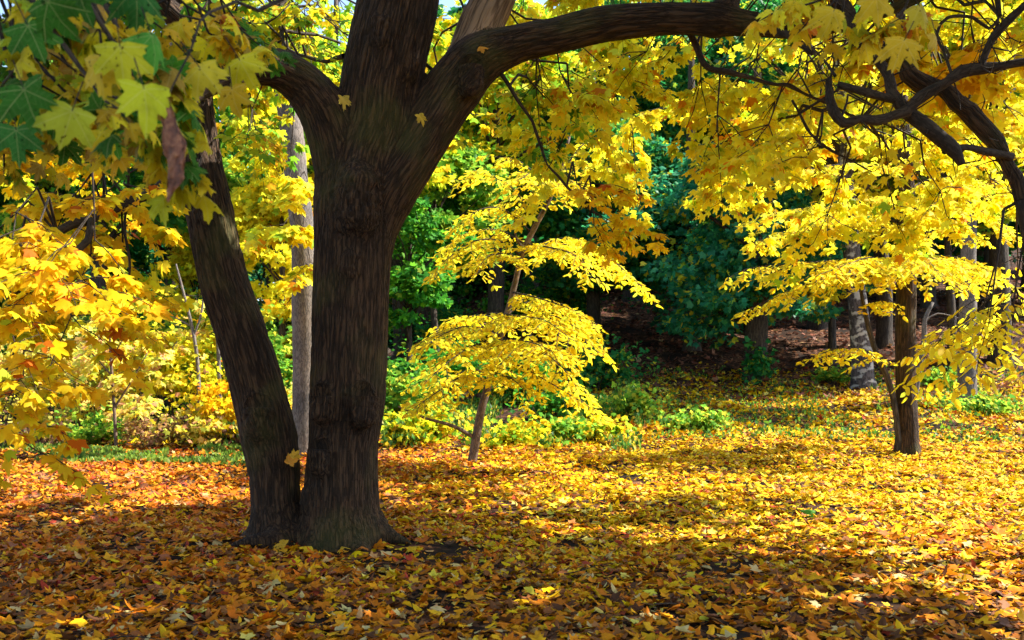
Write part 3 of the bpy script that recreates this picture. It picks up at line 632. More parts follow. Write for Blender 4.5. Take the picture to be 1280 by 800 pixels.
for r in [(1240, 400, 38, 50, 8.4, 10, 13, LEM), (1250, 330, 40, 40, 8.6, 11, 14, LEM), (1200, 15, 80, 25, 8.6, 11, 18, YGD)]:
    region(f, *r[:7], r[7], .10 if r[1] > 200 else .15, 'ov' if r[1] > 200 else 'md', .55, boughs=EBv, per=5)
for _ in range(90):
    a = EBv[rng.integers(0, len(EBv))]; d = nrm(rng.normal(0, 1, 3)); m = a+d*U(.08, .22); e2 = m+nrm(d+rng.normal(0, .6, 3))*U(.06, .3)
    f.twig(a, m, .008, .005); f.twig(m, e2, .005, .002); f.twig(m, m+nrm(rng.normal(0, 1, 3))*.1, .003, .0015)
f.build('foliage', em, M_lemon)
f = Fol()  # unseen limbs and crown, added to this tree to shade the foreground
for pts in [[(4.6, 8.6, 4.4, .06), (5.2, 8.2, 6.5, .06), (6.0, 7.2, 8.4, .05), (7, 6, 9.4, .03)], [(4.6, 8.6, 4.8, .06), (6.2, 8.8, 7, .05), (9, 8.2, 8.6, .03)], [(5.2, 8.2, 6.5, .05), (7.5, 5.5, 8.5, .04), (9.5, 4, 9, .02)]]:
    EB.append(bough(pts, 'limb', M_bark, em, px=False, sides=8))
EBv = np.vstack(EB[-3:])
for _ in range(120):
    c = V(U(2.5, 12), U(1.0, 6.6), U(7.0, 10.0)); 
    for k in range(5): dd = nrm(V(U(-1, 1), U(-1, 1), U(-.3, .2))); spray(f, c+dd*.4, dd, .9, .2, YEL, 'lo')
    crooked(f, EBv[int(np.argmin(np.linalg.norm(EBv-c, axis=1)))], c, .025, .01, seg=.6)
f.build('crown', em, M_leaf)

# ================================================================= MID-DISTANCE TREES
def planar_limb(f, pts, wid, pal, size=.12, dens=1., r0=.02, tpl='ov'):
    """a nearly level beech-like limb with flat sprays of pointed leaves to both sides"""
    p, _ = resample(pts, np.ones(len(pts)), .085); n = len(p); T = nrm(np.gradient(p, axis=0)); pos = []; out = []
    for k in range(n-1): f.twig(p[k], p[k+1], r0*(1-.85*k/n), r0*(1-.85*(k+1)/n))
    for k in range(2, n):
        t = k/n; w = wid*(math.sin(math.pi*min(1, .15+t*.85))**.6)*rng.choice([.35, .6, .85, 1.0, 1.25])*U(.8, 1.1)+.10
        for sg in (-1, 1):
            if rng.random() > dens*.64: continue
            sd = nrm(np.cross(T[k], V(0, 0, 1)))*sg; d = nrm(sd+T[k]*U(.2, 1.4)+V(0, 0, U(-.38, .22))); m = max(2, int(w/.075)); prev = p[k]
            for j in range(1, m+1):
                s = j/m; q = p[k]+d*w*s-V(0, 0, .30*w*s*s); f.twig(prev, q, .004, .003); prev = q
                o = nrm(np.cross(d, V(0, 0, 1)))*(1 if j % 2 else -1)
                pos.append(q+o*.02); out.append(nrm(o+d*.8))
                if rng.random() < .5: pos.append(q-o*.02); out.append(nrm(-o+d*.9))
            pos.append(prev); out.append(d)
    leaves_at(f, tpl, np.array(pos), np.array(out), size, pal, droop=.5, upb=.8)

def px_tree(name, label, trunk_px, Y, mat, sides=14, flare=.5, group=None, cat='tree', rough=.1, dys=None):
    base = G(trunk_px[0][0], Y)
    pts = [base+V(0, 0, -.15)]+[P(x, y, Y+(dys[i] if dys else 0)) for i, (x, y, w) in enumerate(trunk_px[1:])]
    rad = [w/2/F*Y for _, _, w in trunk_px]
    e = empty(name, base, label, cat, group)
    tubes('trunk', [(np.array(pts), rad)], mat, e, sides=sides, step=.15, rough=rough, rs=5, flare=flare)
    return e, resample(np.array(pts), np.array(rad), .3)[0]

# leaning beech sapling
YS = 17.0
sap, sp = px_tree('beech_sapling', 'slim leaning sapling with layered lemon yellow foliage, right of the big double trunk', [(588, 548, 12), (602, 510, 10), (611, 480, 9), (624, 425, 8), (640, 370, 7.5), (652, 320, 7), (668, 285, 7), (684, 255, 6), (700, 215, 5), (712, 170, 3)], YS, M_smooth, flare=.4)
tubes('branch', [(np.array([P(656, 312, YS), P(646, 300, YS-.3), P(642, 278, YS-.4)]), [.03, .02, .008])], M_smooth, sap, sides=6)
tubes('branch', [(np.array([P(590, 545, YS), P(565, 532, YS-.4), P(530, 522, YS-.8), P(498, 508, YS-1)]), [.04, .03, .022, .012])], M_smooth, sap, sides=6)
f = Fol()
def pl(x0, y0, pts, wid, pal=LEM, Y=YS, **k): planar_limb(f, np.array([P(x0, y0, Y)]+[P(a, b, Y+c) for a, b, c in pts]), wid, pal, **k)
pl(628, 412, [(660, 392, -.5), (705, 400, -1.2), (748, 440, -1.8)], .55)
pl(632, 395, [(660, 378, .3), (700, 385, .2), (740, 412, 0)], .5)
pl(624, 420, [(590, 408, -.6), (560, 415, -1.2), (535, 430, -1.8)], .65)
pl(620, 440, [(600, 430, -1), (570, 445, -1.9), (530, 480, -2.4)], .7)
pl(620, 438, [(640, 425, -1), (680, 440, -2), (735, 492, -2.3)], .6)
pl(626, 415, [(610, 395, .7), (570, 400, 1.4), (545, 420, 1.8)], .5)
pl(612, 478, [(580, 470, -.4), (550, 488, -.9), (520, 508, -1.2)], .45)
pl(632, 392, [(645, 395, -1), (680, 400, -2), (715, 425, -2.6)], .7)
pl(652, 320, [(620, 300, -.4), (585, 305, -.9), (545, 335, -1.2)], .55)
pl(656, 305, [(625, 288, .4), (590, 290, .5), (555, 310, .6)], .5)
pl(650, 325, [(620, 318, -1), (605, 325, -1.6), (598, 340, -1.9)], .5)
pl(664, 290, [(630, 262, -.3), (600, 262, -.6), (575, 282, -.8)], .5)
pl(655, 318, [(690, 300, -.5), (740, 305, -1), (810, 365, -1.4)], .5)
pl(658, 310, [(700, 305, .2), (750, 315, .5), (790, 350, .6)], .45)
pl(660, 305, [(690, 310, -1), (720, 320, -1.6), (740, 345, -2)], .45)
pl(672, 280, [(640, 235, -.5), (600, 215, -.9), (570, 225, -1)], .5)
pl(676, 270, [(700, 225, -.4), (740, 205, -.7), (790, 225, -1)], .5)
pl(690, 245, [(655, 205, .4), (615, 195, .6)], .5); pl(700, 220, [(730, 180, .2), (770, 170, .5)], .5)
pl(690, 240, [(670, 215, -1), (650, 225, -1.7)], .6); pl(690, 240, [(710, 225, -1), (730, 245, -1.6)], .5)
pl(614, 470, [(640, 455, -1), (690, 480, -1.7), (748, 516, -2)], .5)
pl(612, 478, [(632, 470, -1.2), (655, 488, -1.9), (672, 520, -2.2)], .35)
pl(614, 470, [(590, 462, .4), (560, 475, .8), (525, 505, 1)], .5)
pl(622, 430, [(650, 425, -1.6), (690, 440, -2.8), (700, 470, -3.2)], .6)
pl(640, 365, [(670, 372, -.8), (710, 385, -1.4), (745, 405, -1.6)], .5)
f.build('foliage', sap, M_lemon)

# layered tree on the right
YR = 19.0
rt, rp = px_tree('layered_tree', 'dark straight trunk on the right carrying level layers of yellow leaves', [(1135, 552, 28), (1133, 500, 25), (1132, 440, 25), (1133, 350, 24), (1135, 270, 20), (1131, 200, 17), (1128, 120, 13), (1126, 0, 9), (1120, -90, 5)], YR, M_bark, flare=.7)
f = Fol()
def pr(x0, y0, pts, wid, **k): planar_limb(f, np.array([P(x0, y0, YR)]+[P(a, b, YR+c) for a, b, c in pts]), wid*1.3, LEM, size=.13, **k)
pr(1130, 335, [(1080, 325, -.8), (1010, 328, -1.6), (940, 335, -2.0), (915, 345, -2)], .55)
pr(1130, 350, [(1080, 345, -.4), (1010, 355, -.6), (925, 392, -.8)], .5)
pr(1130, 330, [(1090, 322, -1.6), (1060, 330, -2.6), (1020, 345, -3)], .6)
pr(1135, 330, [(1160, 322, -1.2), (1195, 322, -2), (1250, 345, -2.6)], .6)
pr(1135, 325, [(1150, 322, -1.5), (1160, 325, -2.6), (1175, 345, -3.2)], .65)
pr(1135, 340, [(1170, 330, .3), (1210, 335, .5), (1240, 350, .6)], .5)
pr(1130, 290, [(1080, 275, -.6), (1010, 280, -1.2), (950, 300, -1.5)], .5)
pr(1130, 280, [(1060, 262, .4), (990, 262, .8), (930, 278, 1)], .5)
pr(1132, 265, [(1090, 248, -1.4), (1050, 255, -2.2), (1010, 270, -2.6)], .55)
pr(1133, 260, [(1170, 245, -1), (1210, 255, -1.6), (1260, 285, -2)], .55)
pr(1133, 240, [(1160, 225, .5), (1200, 225, 1), (1260, 245, 1)], .5)
pr(1130, 220, [(1080, 205, -.6), (1020, 210, -1.2), (970, 225, -1.4)], .5)
pr(1130, 210, [(1160, 190, -1), (1210, 190, -1.6), (1250, 205, -2)], .5)
pr(1128, 175, [(1080, 160, .5), (1020, 160, 1)], .5); pr(1128, 165, [(1180, 150, .5), (1240, 150, 1)], .5)
pr(1130, 300, [(1160, 290, .6), (1190, 285, .8), (1225, 300, 1)], .4)
f.build('foliage', rt, M_lemon)
# thin leaning stem leaning against its foot, with its low spray
ls, _ = px_tree('young_beech', 'thin crooked young tree leaning left from the foot of the dark straight trunk', [(1126, 540, 8), (1118, 505, 8), (1108, 470, 8), (1095, 440, 7), (1086, 410, 7), (1080, 385, 5), (1074, 350, 4)], YR-.1, M_dark, sides=8, flare=.2)
f = Fol(); Y = YR-.1
planar_limb(f, np.array([P(1100, 455, Y), P(1075, 438, Y-.6), P(1045, 436, Y-1), P(1015, 448, Y-1.3)]), .38, LEM)
planar_limb(f, np.array([P(1080, 385, Y), P(1095, 378, Y-.6), P(1112, 375, Y-1), P(1120, 385, Y-1.3)]), .3, LEM)
f.build('foliage', ls, M_lemon)

def far_fol(f, c, rad, n, pal, size, tpl='md', clumps=40, flat=.45, shell=.55):
    """leaf clumps scattered through a crown volume"""
    u = nrm(rng.normal(0, 1, (clumps, 3))); r = (shell+(1-shell)*rng.random((clumps, 1)))*rng.choice([1, .75, .5], (clumps, 1), p=[.6, .25, .15])
    cc = c+u*r*rad; k = rng.integers(0, clumps, n); cr = np.mean(rad)*.28
    o = nrm(rng.normal(0, 1, (n, 3)))*(rng.random((n, 1))**.5)*cr*V(1, 1, flat)*rng.uniform(.6, 1.3, (clumps, 1))[k]
    pos = cc[k]+o-V(0, 0, 1)*(o[:, :1]**2+o[:, 1:2]**2)*.15
    T = nrm(o*V(1, 1, .3)+rng.normal(0, .3, (n, 3))-V(0, 0, .25)); Nn = nrm(rng.normal(0, .5, (n, 3))+V(0, 0, .8)+u[k]*.3)
    col = cols(pal, n)*rng.uniform(.8, 1.15, (clumps, 1))[k]; f.add(tpl, pos, T, Nn, size*rng.uniform(.6, 1.25, n), col); return cc

# slim grey tree between the stems
gt, gp = px_tree('grey_tree', 'slim smooth grey tree seen between the two stems of the big maple', [(381, 548, 36), (382, 480, 33), (381, 400, 32), (379, 300, 30), (371, 230, 29), (364, 160, 29), (356, 110, 28), (350, 40, 24), (346, -60, 20), (350, -150, 14)], 19., M_grey, flare=.3)
f = Fol()
for (x, y, rx, ry, n) in [(375, 235, 16, 30, 5), (365, 290, 18, 40, 7), (340, 60, 80, 50, 30), (385, 320, 12, 40, 4)]: region(f, x, y, rx, ry, 18.0, 18.6 if y > 200 else 21, n, YGR if y < 100 else YEL, .2, 'md', .6, boughs=gp, per=2 if y > 200 else 6)
f.build('foliage', gt, M_leaf)

def bgtree(name, label, px, Y, w, mat, height, crown, rad, n, pal, size, lean=0, group=None, tpl='lo', clumps=45, flat=.45, cat='tree', leafmat=None, conic=False):
    b = G(px, Y); e = empty(name, b, label, cat, group); r = w/2/F*Y
    top = b+V(lean, 0, height); mid = b*.55+top*.45+V(U(-.2, .2), U(-.2, .2), 0)
    tl = [(np.array([b-V(0, 0, .2), b*.85+top*.15, mid, top]), [r*1.05, r*.95, r*.75, r*.2], dict(flare=.45, sides=10))]
    f = Fol(); cc0 = b+V(lean*.6, 0, crown)
    if conic:
        for lv in range(11):
            t = lv/10; cc = far_fol(f, cc0+V(0, 0, rad[2]*(2*t-1)), V(rad[0]*(1.05-t), rad[1]*(1.05-t), rad[2]*.10), n//11, pal, size, tpl, 9, .3, .3)
            for c in cc[:5]: crooked(f, V(cc0[0], cc0[1], c[2]+.3), c, .03, .01, seg=1)
    else:
        cc = far_fol(f, cc0, V(*rad), n, pal, size, tpl, clumps, flat)
        for c in cc[:26]:
            t = np.clip((c[2]-b[2])/height*.75, .1, .95); crooked(f, b*(1-t)+top*t, c, r*.28, .012, seg=1, amp=.15)
    e['group'] = 'trees of the wood behind the clearing'
    tubes('trunk', tl, mat, e, sides=10, step=.5, rough=.12, rs=2)
    f.build('crown', e, leafmat or M_leafg)
    return e
def clone(src, loc, rz, sc, label, group=None):
    c = src.copy(); SC.collection.objects.link(c); c.location = Vector(loc); c.rotation_euler = (0, 0, rz); c.scale = (sc, sc, sc); c['label'] = label
    if group: c['group'] = group
    for ch in src.children:
        d = ch.copy(); SC.collection.objects.link(d); d.parent = c
    return c

# trees with a place of their own
bgtree('broadleaf_tree', 'dark green tree with low bushy crown at the edge of the shaded slope', 945, 31, 30, M_dark, 11, 4.6, (3.4, 2.8, 3.6), 11000, TEA, .17, tpl='lo', clumps=70)
bgtree('birch_tree', 'birch with black and white patched bark left of the dark straight trunk', 1080, 30, 27, M_birch, 13, 9.3, (3.0, 3, 3.2), 4500, YEL, .17, lean=-.9, leafmat=M_leaf)
bgtree('linden_tree', 'pale grey straight trunk furthest right on the lit leaf carpet', 1207, 26.5, 24, M_grey, 12, 8.6, (3.4, 3, 3.0), 5000, YEL, .17, lean=.4, leafmat=M_leaf)
bgtree('maple_tree', 'dark teal leaved tree filling the middle between sapling and birch', 865, 36, 20, M_dark, 13, 4.0, (4.4, 3.2, 3.6), 15000, TEA, .18, clumps=110)
bgtree('broadleaf_tree', 'green tree behind the lemon yellow sapling', 742, 38, 18, M_dark, 14, 5.0, (4.2, 3.4, 4.2), 13000, DGR, .19, clumps=100)
P1 = bgtree('broadleaf_tree', 'left one of two dark trunks on the slope right of the big maple', 500, 38, 18, M_dark, 14, 9.2, (3.8, 3.4, 4.2), 8500, GRN, .22, clumps=70)
P2 = bgtree('hornbeam_tree', 'thick dark trunk on the slope behind the sapling, right one of two', 532, 39, 24, M_dark, 15, 10., (4.2, 3.6, 4.2), 9000, DGR, .24, clumps=70)
P3 = bgtree('golden_tree', 'bright yellow tree glowing behind the slim grey trunk', 352, 27, 10, M_dark, 8, 4.6, (1.5, 1.7, 3.2), 5200, YEL, .17, clumps=45, leafmat=M_leaf)
P4 = bgtree('conifer_tree', 'blue green conifer in the distance between the leaning stem and the grey trunk', 300, 58, 14, M_dark, 17, 8.5, (4.2, 4.2, 8), 9000, TEA, .30, conic=True)
P9 = bgtree('lime_tree', 'light green tree low right beside the big trunk, below the lime green tree top', 512, 29, 9, M_dark, 7, 4.4, (1.6, 1.6, 2.4), 3500, GRN, .15, clumps=40, leafmat=M_leaf)
P5 = bgtree('lime_tree', 'fresh light green tree top just right of the big trunk', 545, 33, 10, M_dark, 9, 6.0, (2.4, 2.4, 2.4), 6500, LIM, .17, clumps=45, leafmat=M_leaf)
P6 = bgtree('yellow_tree', 'tall yellow green tree behind the left hanging boughs', 120, 38, 22, M_dark, 14, 9.5, (4.4, 3.6, 4.6), 9000, YGR, .22, clumps=70, leafmat=M_leaf)
P7 = bgtree('forest_tree', 'dense dark green tree with foliage down to the slope, straight behind the sapling top', 660, 52, 18, M_dark, 15, 6.2, (5.0, 3.6, 5.8), 6500, DGR, .30, clumps=80, flat=.6)
P8 = bgtree('forest_tree', 'dense teal tree with foliage down to the slope, behind the birch', 1060, 50, 18, M_dark, 15, 6.2, (5.0, 3.6, 5.8), 6500, TEA, .30, clumps=80, flat=.6)
fill = [
 (P7, 520, 54, 1.0, 'dense dark green tree beyond the two dark trunks'), (P8, 590, 57, 1.0, 'dense teal tree just left of the sapling top in the distance'), (P8, 735, 54, 1.05, 'dense teal tree right of the sapling top in the distance'), (P7, 810, 56, 1.1, 'dense dark tree behind the left half of the teal maple'), (P8, 890, 55, 1.05, 'dense teal tree behind the right half of the teal maple'),
 (P7, 970, 53, 1.05, 'dense dark tree on the slope left of the birch'), (P7, 1140, 51, 1.1, 'dense dark tree on the slope behind the dark straight trunk'), (P8, 1220, 50, 1.1, 'dense teal tree on the slope behind the pale grey trunk'), (P7, 1310, 47, 1.1, 'dense dark tree on the slope past the right edge'), (P8, 455, 56, 1.0, 'dense teal tree hidden behind the main trunk'),
 (P8, -60, 50, 1.0, 'dense teal tree past the left edge'), (P7, 25, 52, .9, 'dense dark tree low at the far left background'), (P8, 95, 49, .9, 'dense teal tree low behind the thicket at left'), (P7, 165, 54, .9, 'dense dark tree low behind the thin bare sapling'), (P8, 240, 50, .85, 'dense teal tree low behind the leaning stem'),
 (P6, 420, 31, .95, 'yellow green crown high behind the fork of the big maple'), (P6, 620, 36, 1.0, 'yellow green crown high behind the broken pale stem'),
 (P7, 400, 60, .9, 'dense dark tree low between grey trunk and main trunk'),
 (P2, 1022, 41, 1.0, 'dark trunk in deep shade just left of the birch'), (P1, 1105, 37, 1.05, 'thick shadowed trunk between the birch and the dark straight trunk'), (P2, 1240, 46, .95, 'dark trunk behind the pale grey trunk at far right'),
 (P1, 665, 47, 1.1, 'distant tree on the slope directly behind the top of the leaning sapling'), (P2, 790, 48, 1.15, 'distant tree on the shaded slope right of the sapling'), (P2, 920, 50, 1.15, 'distant tree high on the slope behind the ivy ringed tree'),
 (P1, 1160, 47, 1.2, 'distant green tree right behind the dark straight trunk'), (P5, 1190, 33, 1.1, 'small light green tree behind the level yellow layers'), (P3, 1040, 34, 1.25, 'yellow tree beside the birch crown'),
 (P6, 1250, 34, 1.0, 'yellow tree at the far right behind the pale grey trunk'), (P6, 40, 46, 1.1, 'yellow green tree at the far left background'), (P1, 132, 30, .95, 'dark trunk standing behind the left thicket'),
 (P2, 215, 44, 1.1, 'green tree behind the thicket, hidden partly by the leaning stem'), (P4, 190, 52, 1.0, 'conifer left of the leaning stem in the distance'), (P4, 60, 60, 1.1, 'conifer at the far left in the distance'),
 (P5, 330, 40, 1.3, 'light green tree low between the two maple stems'), (P4, 445, 62, 1.0, 'conifer hidden behind the main maple trunk'), (P4, 600, 60, 1.15, 'conifer behind the top of the lemon sapling'),
 (P4, 715, 62, 1.2, 'conifer high on the slope right of the sapling top'), (P4, 850, 64, 1.2, 'tall conifer on the slope above the teal tree'), (P4, 990, 62, 1.2, 'tall conifer above the ivy ringed tree'),
 (P4, 1120, 66, 1.2, 'tall conifer behind the level yellow layers'), (P2, 1290, 52, 1.2, 'green tree beyond the right edge of the clearing'), (P6, 300, 75, 1.1, 'far yellow green tree in the bright gap'),
 (P1, -40, 40, 1.1, 'green tree beyond the left edge of the thicket'), (P3, 245, 33, .9, 'small yellow tree by the leaning stem'), (P5, 30, 30, 1.0, 'light green young tree behind the left thicket'),
 (P2, 590, 75, 1.25, 'far green tree on the ridge behind the sapling'), (P1, 770, 78, 1.25, 'far green tree on the ridge in the middle'), (P2, 930, 80, 1.3, 'far green tree on the ridge left of the birch'), (P1, 1090, 82, 1.3, 'far green tree on the ridge behind the birch'),
 (P2, 1230, 78, 1.3, 'far green tree on the ridge at the right'), (P6, 480, 70, 1.2, 'far yellow green tree on the ridge by the big trunk'), (P2, 130, 78, 1.3, 'far green tree at the left behind the golden boughs'), (P1, -30, 72, 1.3, 'far green tree past the left edge'),
 (P4, 1370, 60, 1.1, 'conifer past the right edge of the ridge'), (P1, 380, 85, 1.2, 'far green tree behind the slim grey trunk')]
for k, (s, px, Y, scl, lb) in enumerate(fill): clone(s, G(px, Y), U(0, 6.28), scl*U(.95, 1.08), lb)

# bare and thin stems
def stem(name, label, lst, mat=M_smooth, Y=20, fol=None, cat='tree', px0=None):
    b = G(px0 or lst[0][0][0], Y); e = empty(name, b, label, cat)
    tl = []
    for j, s in enumerate(lst):
        pts = [P(x, y, Y) for x, y, w in s]
        if j == 0: pts[0] = b-V(0, 0, .1)
        tl.append((np.array(pts), [w/2/F*Y for _, _, w in s]))
    tubes('stem', tl, mat, e, sides=6, step=.15)
    if fol: f = Fol(); fol(f); f.build('foliage', e, M_leaf)
    return e
def fl1(f):
    for (x, y, rx, ry, n) in [(140, 440, 60, 40, 14), (170, 500, 40, 25, 6)]: region(f, x, y, rx, ry, 19.5, 21, n, PAL, .13, 'md', .5, per=3)
stem('thin_sapling', 'thin bare stemmed sapling with forked twigs in front of the left thicket', [[(146, 550, 5), (142, 500, 4), (138, 440, 3.5), (136, 380, 2)], [(143, 510, 3), (165, 475, 2), (185, 440, 1.2)], [(140, 470, 2.5), (118, 445, 1.6), (100, 430, 1)], [(139, 450, 2), (150, 430, 1.5), (168, 405, 1)]], M_smooth, 20, fl1)
def fl2(f):
    for (x, y, rx, ry, n) in [(235, 370, 30, 16, 8), (230, 420, 40, 22, 14), (280, 350, 14, 20, 4)]: region(f, x, y, rx, ry, 21.5, 23.5, n, PAL, .15, 'md', .55, per=3)
stem('bare_sapling', 'pale grey forked sapling beside the leaning stem', [[(250, 540, 6), (248, 470, 5), (244, 430, 4.5), (238, 400, 4), (228, 360, 3), (220, 330, 2)], [(242, 420, 3), (252, 390, 2.5), (256, 340, 1.5)], [(240, 408, 2.5), (215, 395, 1.6), (195, 385, 1)]], M_grey, 22.5, fl2)
stem('thin_sapling', 'thin grey stem right against the edge of the leaning stem', [[(275, 520, 7), (274, 480, 6), (273, 440, 5), (270, 400, 4)]], M_grey, 23)
stem('crooked_sapling', 'crooked pale stem curving up right behind the dark straight trunk', [[(1142, 475, 8), (1150, 450, 8), (1155, 425, 7), (1156, 400, 6), (1166, 378, 4)], [(1156, 402, 3), (1172, 392, 2), (1200, 398, 1)], [(1150, 440, 2), (1130, 400, 1.5), (1100, 388, 1)]], M_grey, 27)
stem('dead_snag', 'short dark broken trunk at the middle of the shaded slope', [[(662, 470, 7), (663, 440, 6), (661, 400, 5)]], M_dark, 30)

# ================================================================= THICKETS
def shrub(label, px, Y, w, h, n, pal, size=.11, tpl='lo', name='shrub', group=None, leafmat=None, clumps=26, stems=7, cat='shrub'):
    b = G(px, Y); e = empty(name, b, label, cat, group or ('bushes of the left thicket' if px < 400 else 'bushes around the sapling and slope')); f = Fol(); rad = V(w/2, w/2*.8, h*.5)
    cc = far_fol(f, b+V(0, 0, h*.52), rad, n, pal, size, tpl, clumps, .5, .2)
    m = int(n*.3); o = nrm(rng.normal(0, 1, (m, 3)))*rng.random((m, 1))**.5*rad*V(1.35, 1.3, 1.35); pos = b+V(0, 0, h*.55)+o; pos = pos[pos[:, 2] > b[2]+.05]
    leaves_at(f, tpl, pos, o[:len(pos)], size, pal, droop=.5)
    for c in cc[:stems+6]: crooked(f, b+V(U(-.1, .1), U(-.1, .1), -.05), c, .014, .005, seg=.4, amp=.06)
    f.build('foliage', e, leafmat or M_lemon); return e

S1 = shrub('pale yellow bush at the left end of the thicket', 45, 21.5, 2.6, 2.8, 1100, PAL)
S2 = shrub('pale pinkish yellow bush left of the thin bare sapling', 105, 22, 2.6, 2.7, 1100, PAL)
S3 = shrub('yellow bush close behind the thin bare sapling', 165, 22.5, 2.8, 2.9, 1100, PAL)
S4 = shrub('taller yellow bush between thin sapling and leaning stem', 215, 23, 2.6, 3.0, 1800, YEL)
S5 = shrub('golden bush beside the foot of the leaning stem', 285, 20.6, 1.6, 1.5, 900, YGD, .10)
shrub('golden bush beside the left foot of the leaning stem, lower one', 250, 20.3, 1.5, .8, 600, PAL, .10)
shrub('green low bush under the thin bare sapling', 120, 20.8, 1.6, .8, 900, LIM, .08)
shrub('purple brown low bush right of the thin bare sapling', 185, 20.6, 1.7, .6, 900, PUR, .06)
shrub('rusty brown low bush near the leaning stem', 222, 20.7, 1.5, .6, 800, PUR, .06)
shrub('brown twiggy low bush at the left end of the thicket', 60, 20.8, 1.7, .5, 700, PUR, .06)
shrub('tall green bush in the gap between the two maple stems', 335, 24, 2.2, 2.6, 1800, LIM, .12)
shrub('yellow low bush in the gap between the two maple stems', 345, 21, 1.6, 1.2, 800, PAL, .10)
for (px, Y, w, h, n, pal, lb) in [
  (-20, 24, 3, 2.4, 1500, PAL, 'pale bush cut by the left picture edge'), (75, 27, 3.4, 3.0, 2000, PAL, 'tall pale bush in the second row at the far left'), (150, 28, 3.2, 3.2, 2000, LIM, 'tall light green bush in the second row behind the thin sapling'),
  (255, 27, 3, 3.2, 2200, YGR, 'tall yellow green bush behind the leaning stem'), (20, 30, 3.5, 3.2, 1800, GRN, 'green bush in the third row at the far left'), (195, 33, 4, 4, 2200, GRN, 'large green bush behind the thicket middle'), (310, 31, 3.5, 4, 2200, LIM, 'large light green bush behind the gap of the stems'), (105, 36, 4.5, 4.5, 2400, DGR, 'large dark green bush behind the thicket at left'), (265, 42, 5, 5, 2200, TEA, 'blue green bush far behind the leaning stem'),
  (505, 25, 2.2, 1.4, 1500, LIM, 'light green bush just right of the main trunk'), (512, 30, 3.0, 1.8, 2000, GRN, 'green bush on the slope right of the main trunk'), (570, 31, 3.0, 1.6, 1800, GRN, 'green bush at the foot of the slope behind the sapling'),
  (640, 27, 3, 1.3, 1500, GRN, 'green bush right behind the sapling foliage'), (700, 24, 2.0, .9, 1100, GRN, 'green bush under the right side of the sapling'), (790, 24, 1.6, .8, 1000, LIM, 'light green bush right of the sapling at the edge of the shade'), (745, 30, 3, 1.4, 1600, DGR, 'dark green bush where the slope begins, mid picture'),
  (545, 20.5, 1.4, .8, 700, YGR, 'low yellow green bush left of the sapling foot'), (505, 20, 1.2, .7, 600, YGR, 'low yellow green bush beside the main trunk edge'), (640, 19.5, 1.5, .6, 700, YGR, 'low yellow green bush right of the sapling foot'), (690, 20.5, 1.5, .6, 700, LIM, 'low light green bush right of the sapling'), (870, 22, 1.3, .5, 800, LIM, 'low light green bush alone on the leaf carpet mid right'), (740, 21, 1.5, .55, 600, YGR, 'low yellow bush below the drooping right side of the sapling'),
  (560, 36, 4, 2.2, 1500, DGR, 'dark green bush on the slope below the two dark trunks'), (640, 38, 4, 2.6, 1600, GRN, 'green bush higher on the slope behind the sapling'), (700, 40, 4, 2.4, 1500, DGR, 'dark green bush higher on the slope right of the sapling'), (1170, 30, 1.5, .6, 600, LIM, 'low lime green bush between dark straight and pale grey trunks'), (1040, 30.5, 1.2, .5, 500, LIM, 'low lime green bush at the foot of the birch'), (948, 30.6, .9, 1.2, 700, DGR, 'dark ivy like bush round the foot of the tree on the slope edge'),
  (1230, 25, 2, .5, 700, LIM, 'low green bush at the foot of the pale grey trunk')]:
    shrub(lb, px, Y, w, h, n, pal, .10 if h < 1 else .13)

# ================================================================= GROUND COVER (leaf litter, herbs)
LY = [((.74, .50, .006), 6), ((.70, .37, .006), 3.5), ((.56, .18, .006), 1.3), ((.74, .58, .12), .8), ((.38, .14, .04), 1.4), ((.45, .06, .02), .4), ((.70, .60, .06), 1)]
LOo = [((.62, .22, .012), 4), ((.55, .14, .010), 4), ((.68, .34, .02), 3), ((.62, .38, .14), .7), ((.35, .12, .05), 2), ((.45, .06, .03), .8)]
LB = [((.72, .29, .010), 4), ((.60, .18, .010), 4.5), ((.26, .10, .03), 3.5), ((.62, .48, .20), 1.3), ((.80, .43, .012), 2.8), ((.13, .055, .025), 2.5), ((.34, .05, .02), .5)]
def litter(name, label, n, Y0, Y1, half, size, pal_fn, keep=None, lift=.03, tilt=.35, tpls=('lo', 'ov')):
    f = Fol(); Y = np.sqrt(rng.uniform(Y0**2, Y1**2, n)); X = rng.uniform(-1, 1, n)*half*Y+rng.normal(0, .5, n)
    z = gz(X, Y); q = np.column_stack([X*.9, Y*.9, 0*X]); z = z+(fbm(q, 3)-.5)*np.clip((Y-5)/40, .02, .35)
    m = np.ones(n, bool)
    if keep is not None: m = keep(X, Y)
    X, Y, z = X[m], Y[m], z[m]; n = len(X)
    a = rng.uniform(0, 2*math.pi, n); T = np.column_stack([np.cos(a), np.sin(a), rng.normal(0, tilt*.6, n)]); Nn = np.column_stack([rng.normal(0, tilt, (n, 2)), np.ones(n)])
    pos = np.column_stack([X, Y, z+rng.random(n)**1.5*lift+.008])-nrm(T)*.05
    sel = rng.random(n) < .55; c = pal_fn(X, Y, n)
    for k, s in ((tpls[0], sel), (tpls[1], ~sel)):
        f.add(k, pos[s], T[s], Nn[s], (size*rng.choice([.55, .8, 1, 1.15, 1.35], s.sum(), p=[.15, .3, .3, .17, .08])*rng.uniform(.85, 1.15, s.sum()))*(1 if k == tpls[0] else .95), c[s])
    o = f.build(name, None, M_litter); tag(o, label, 'fallen leaves', kind='stuff'); return o
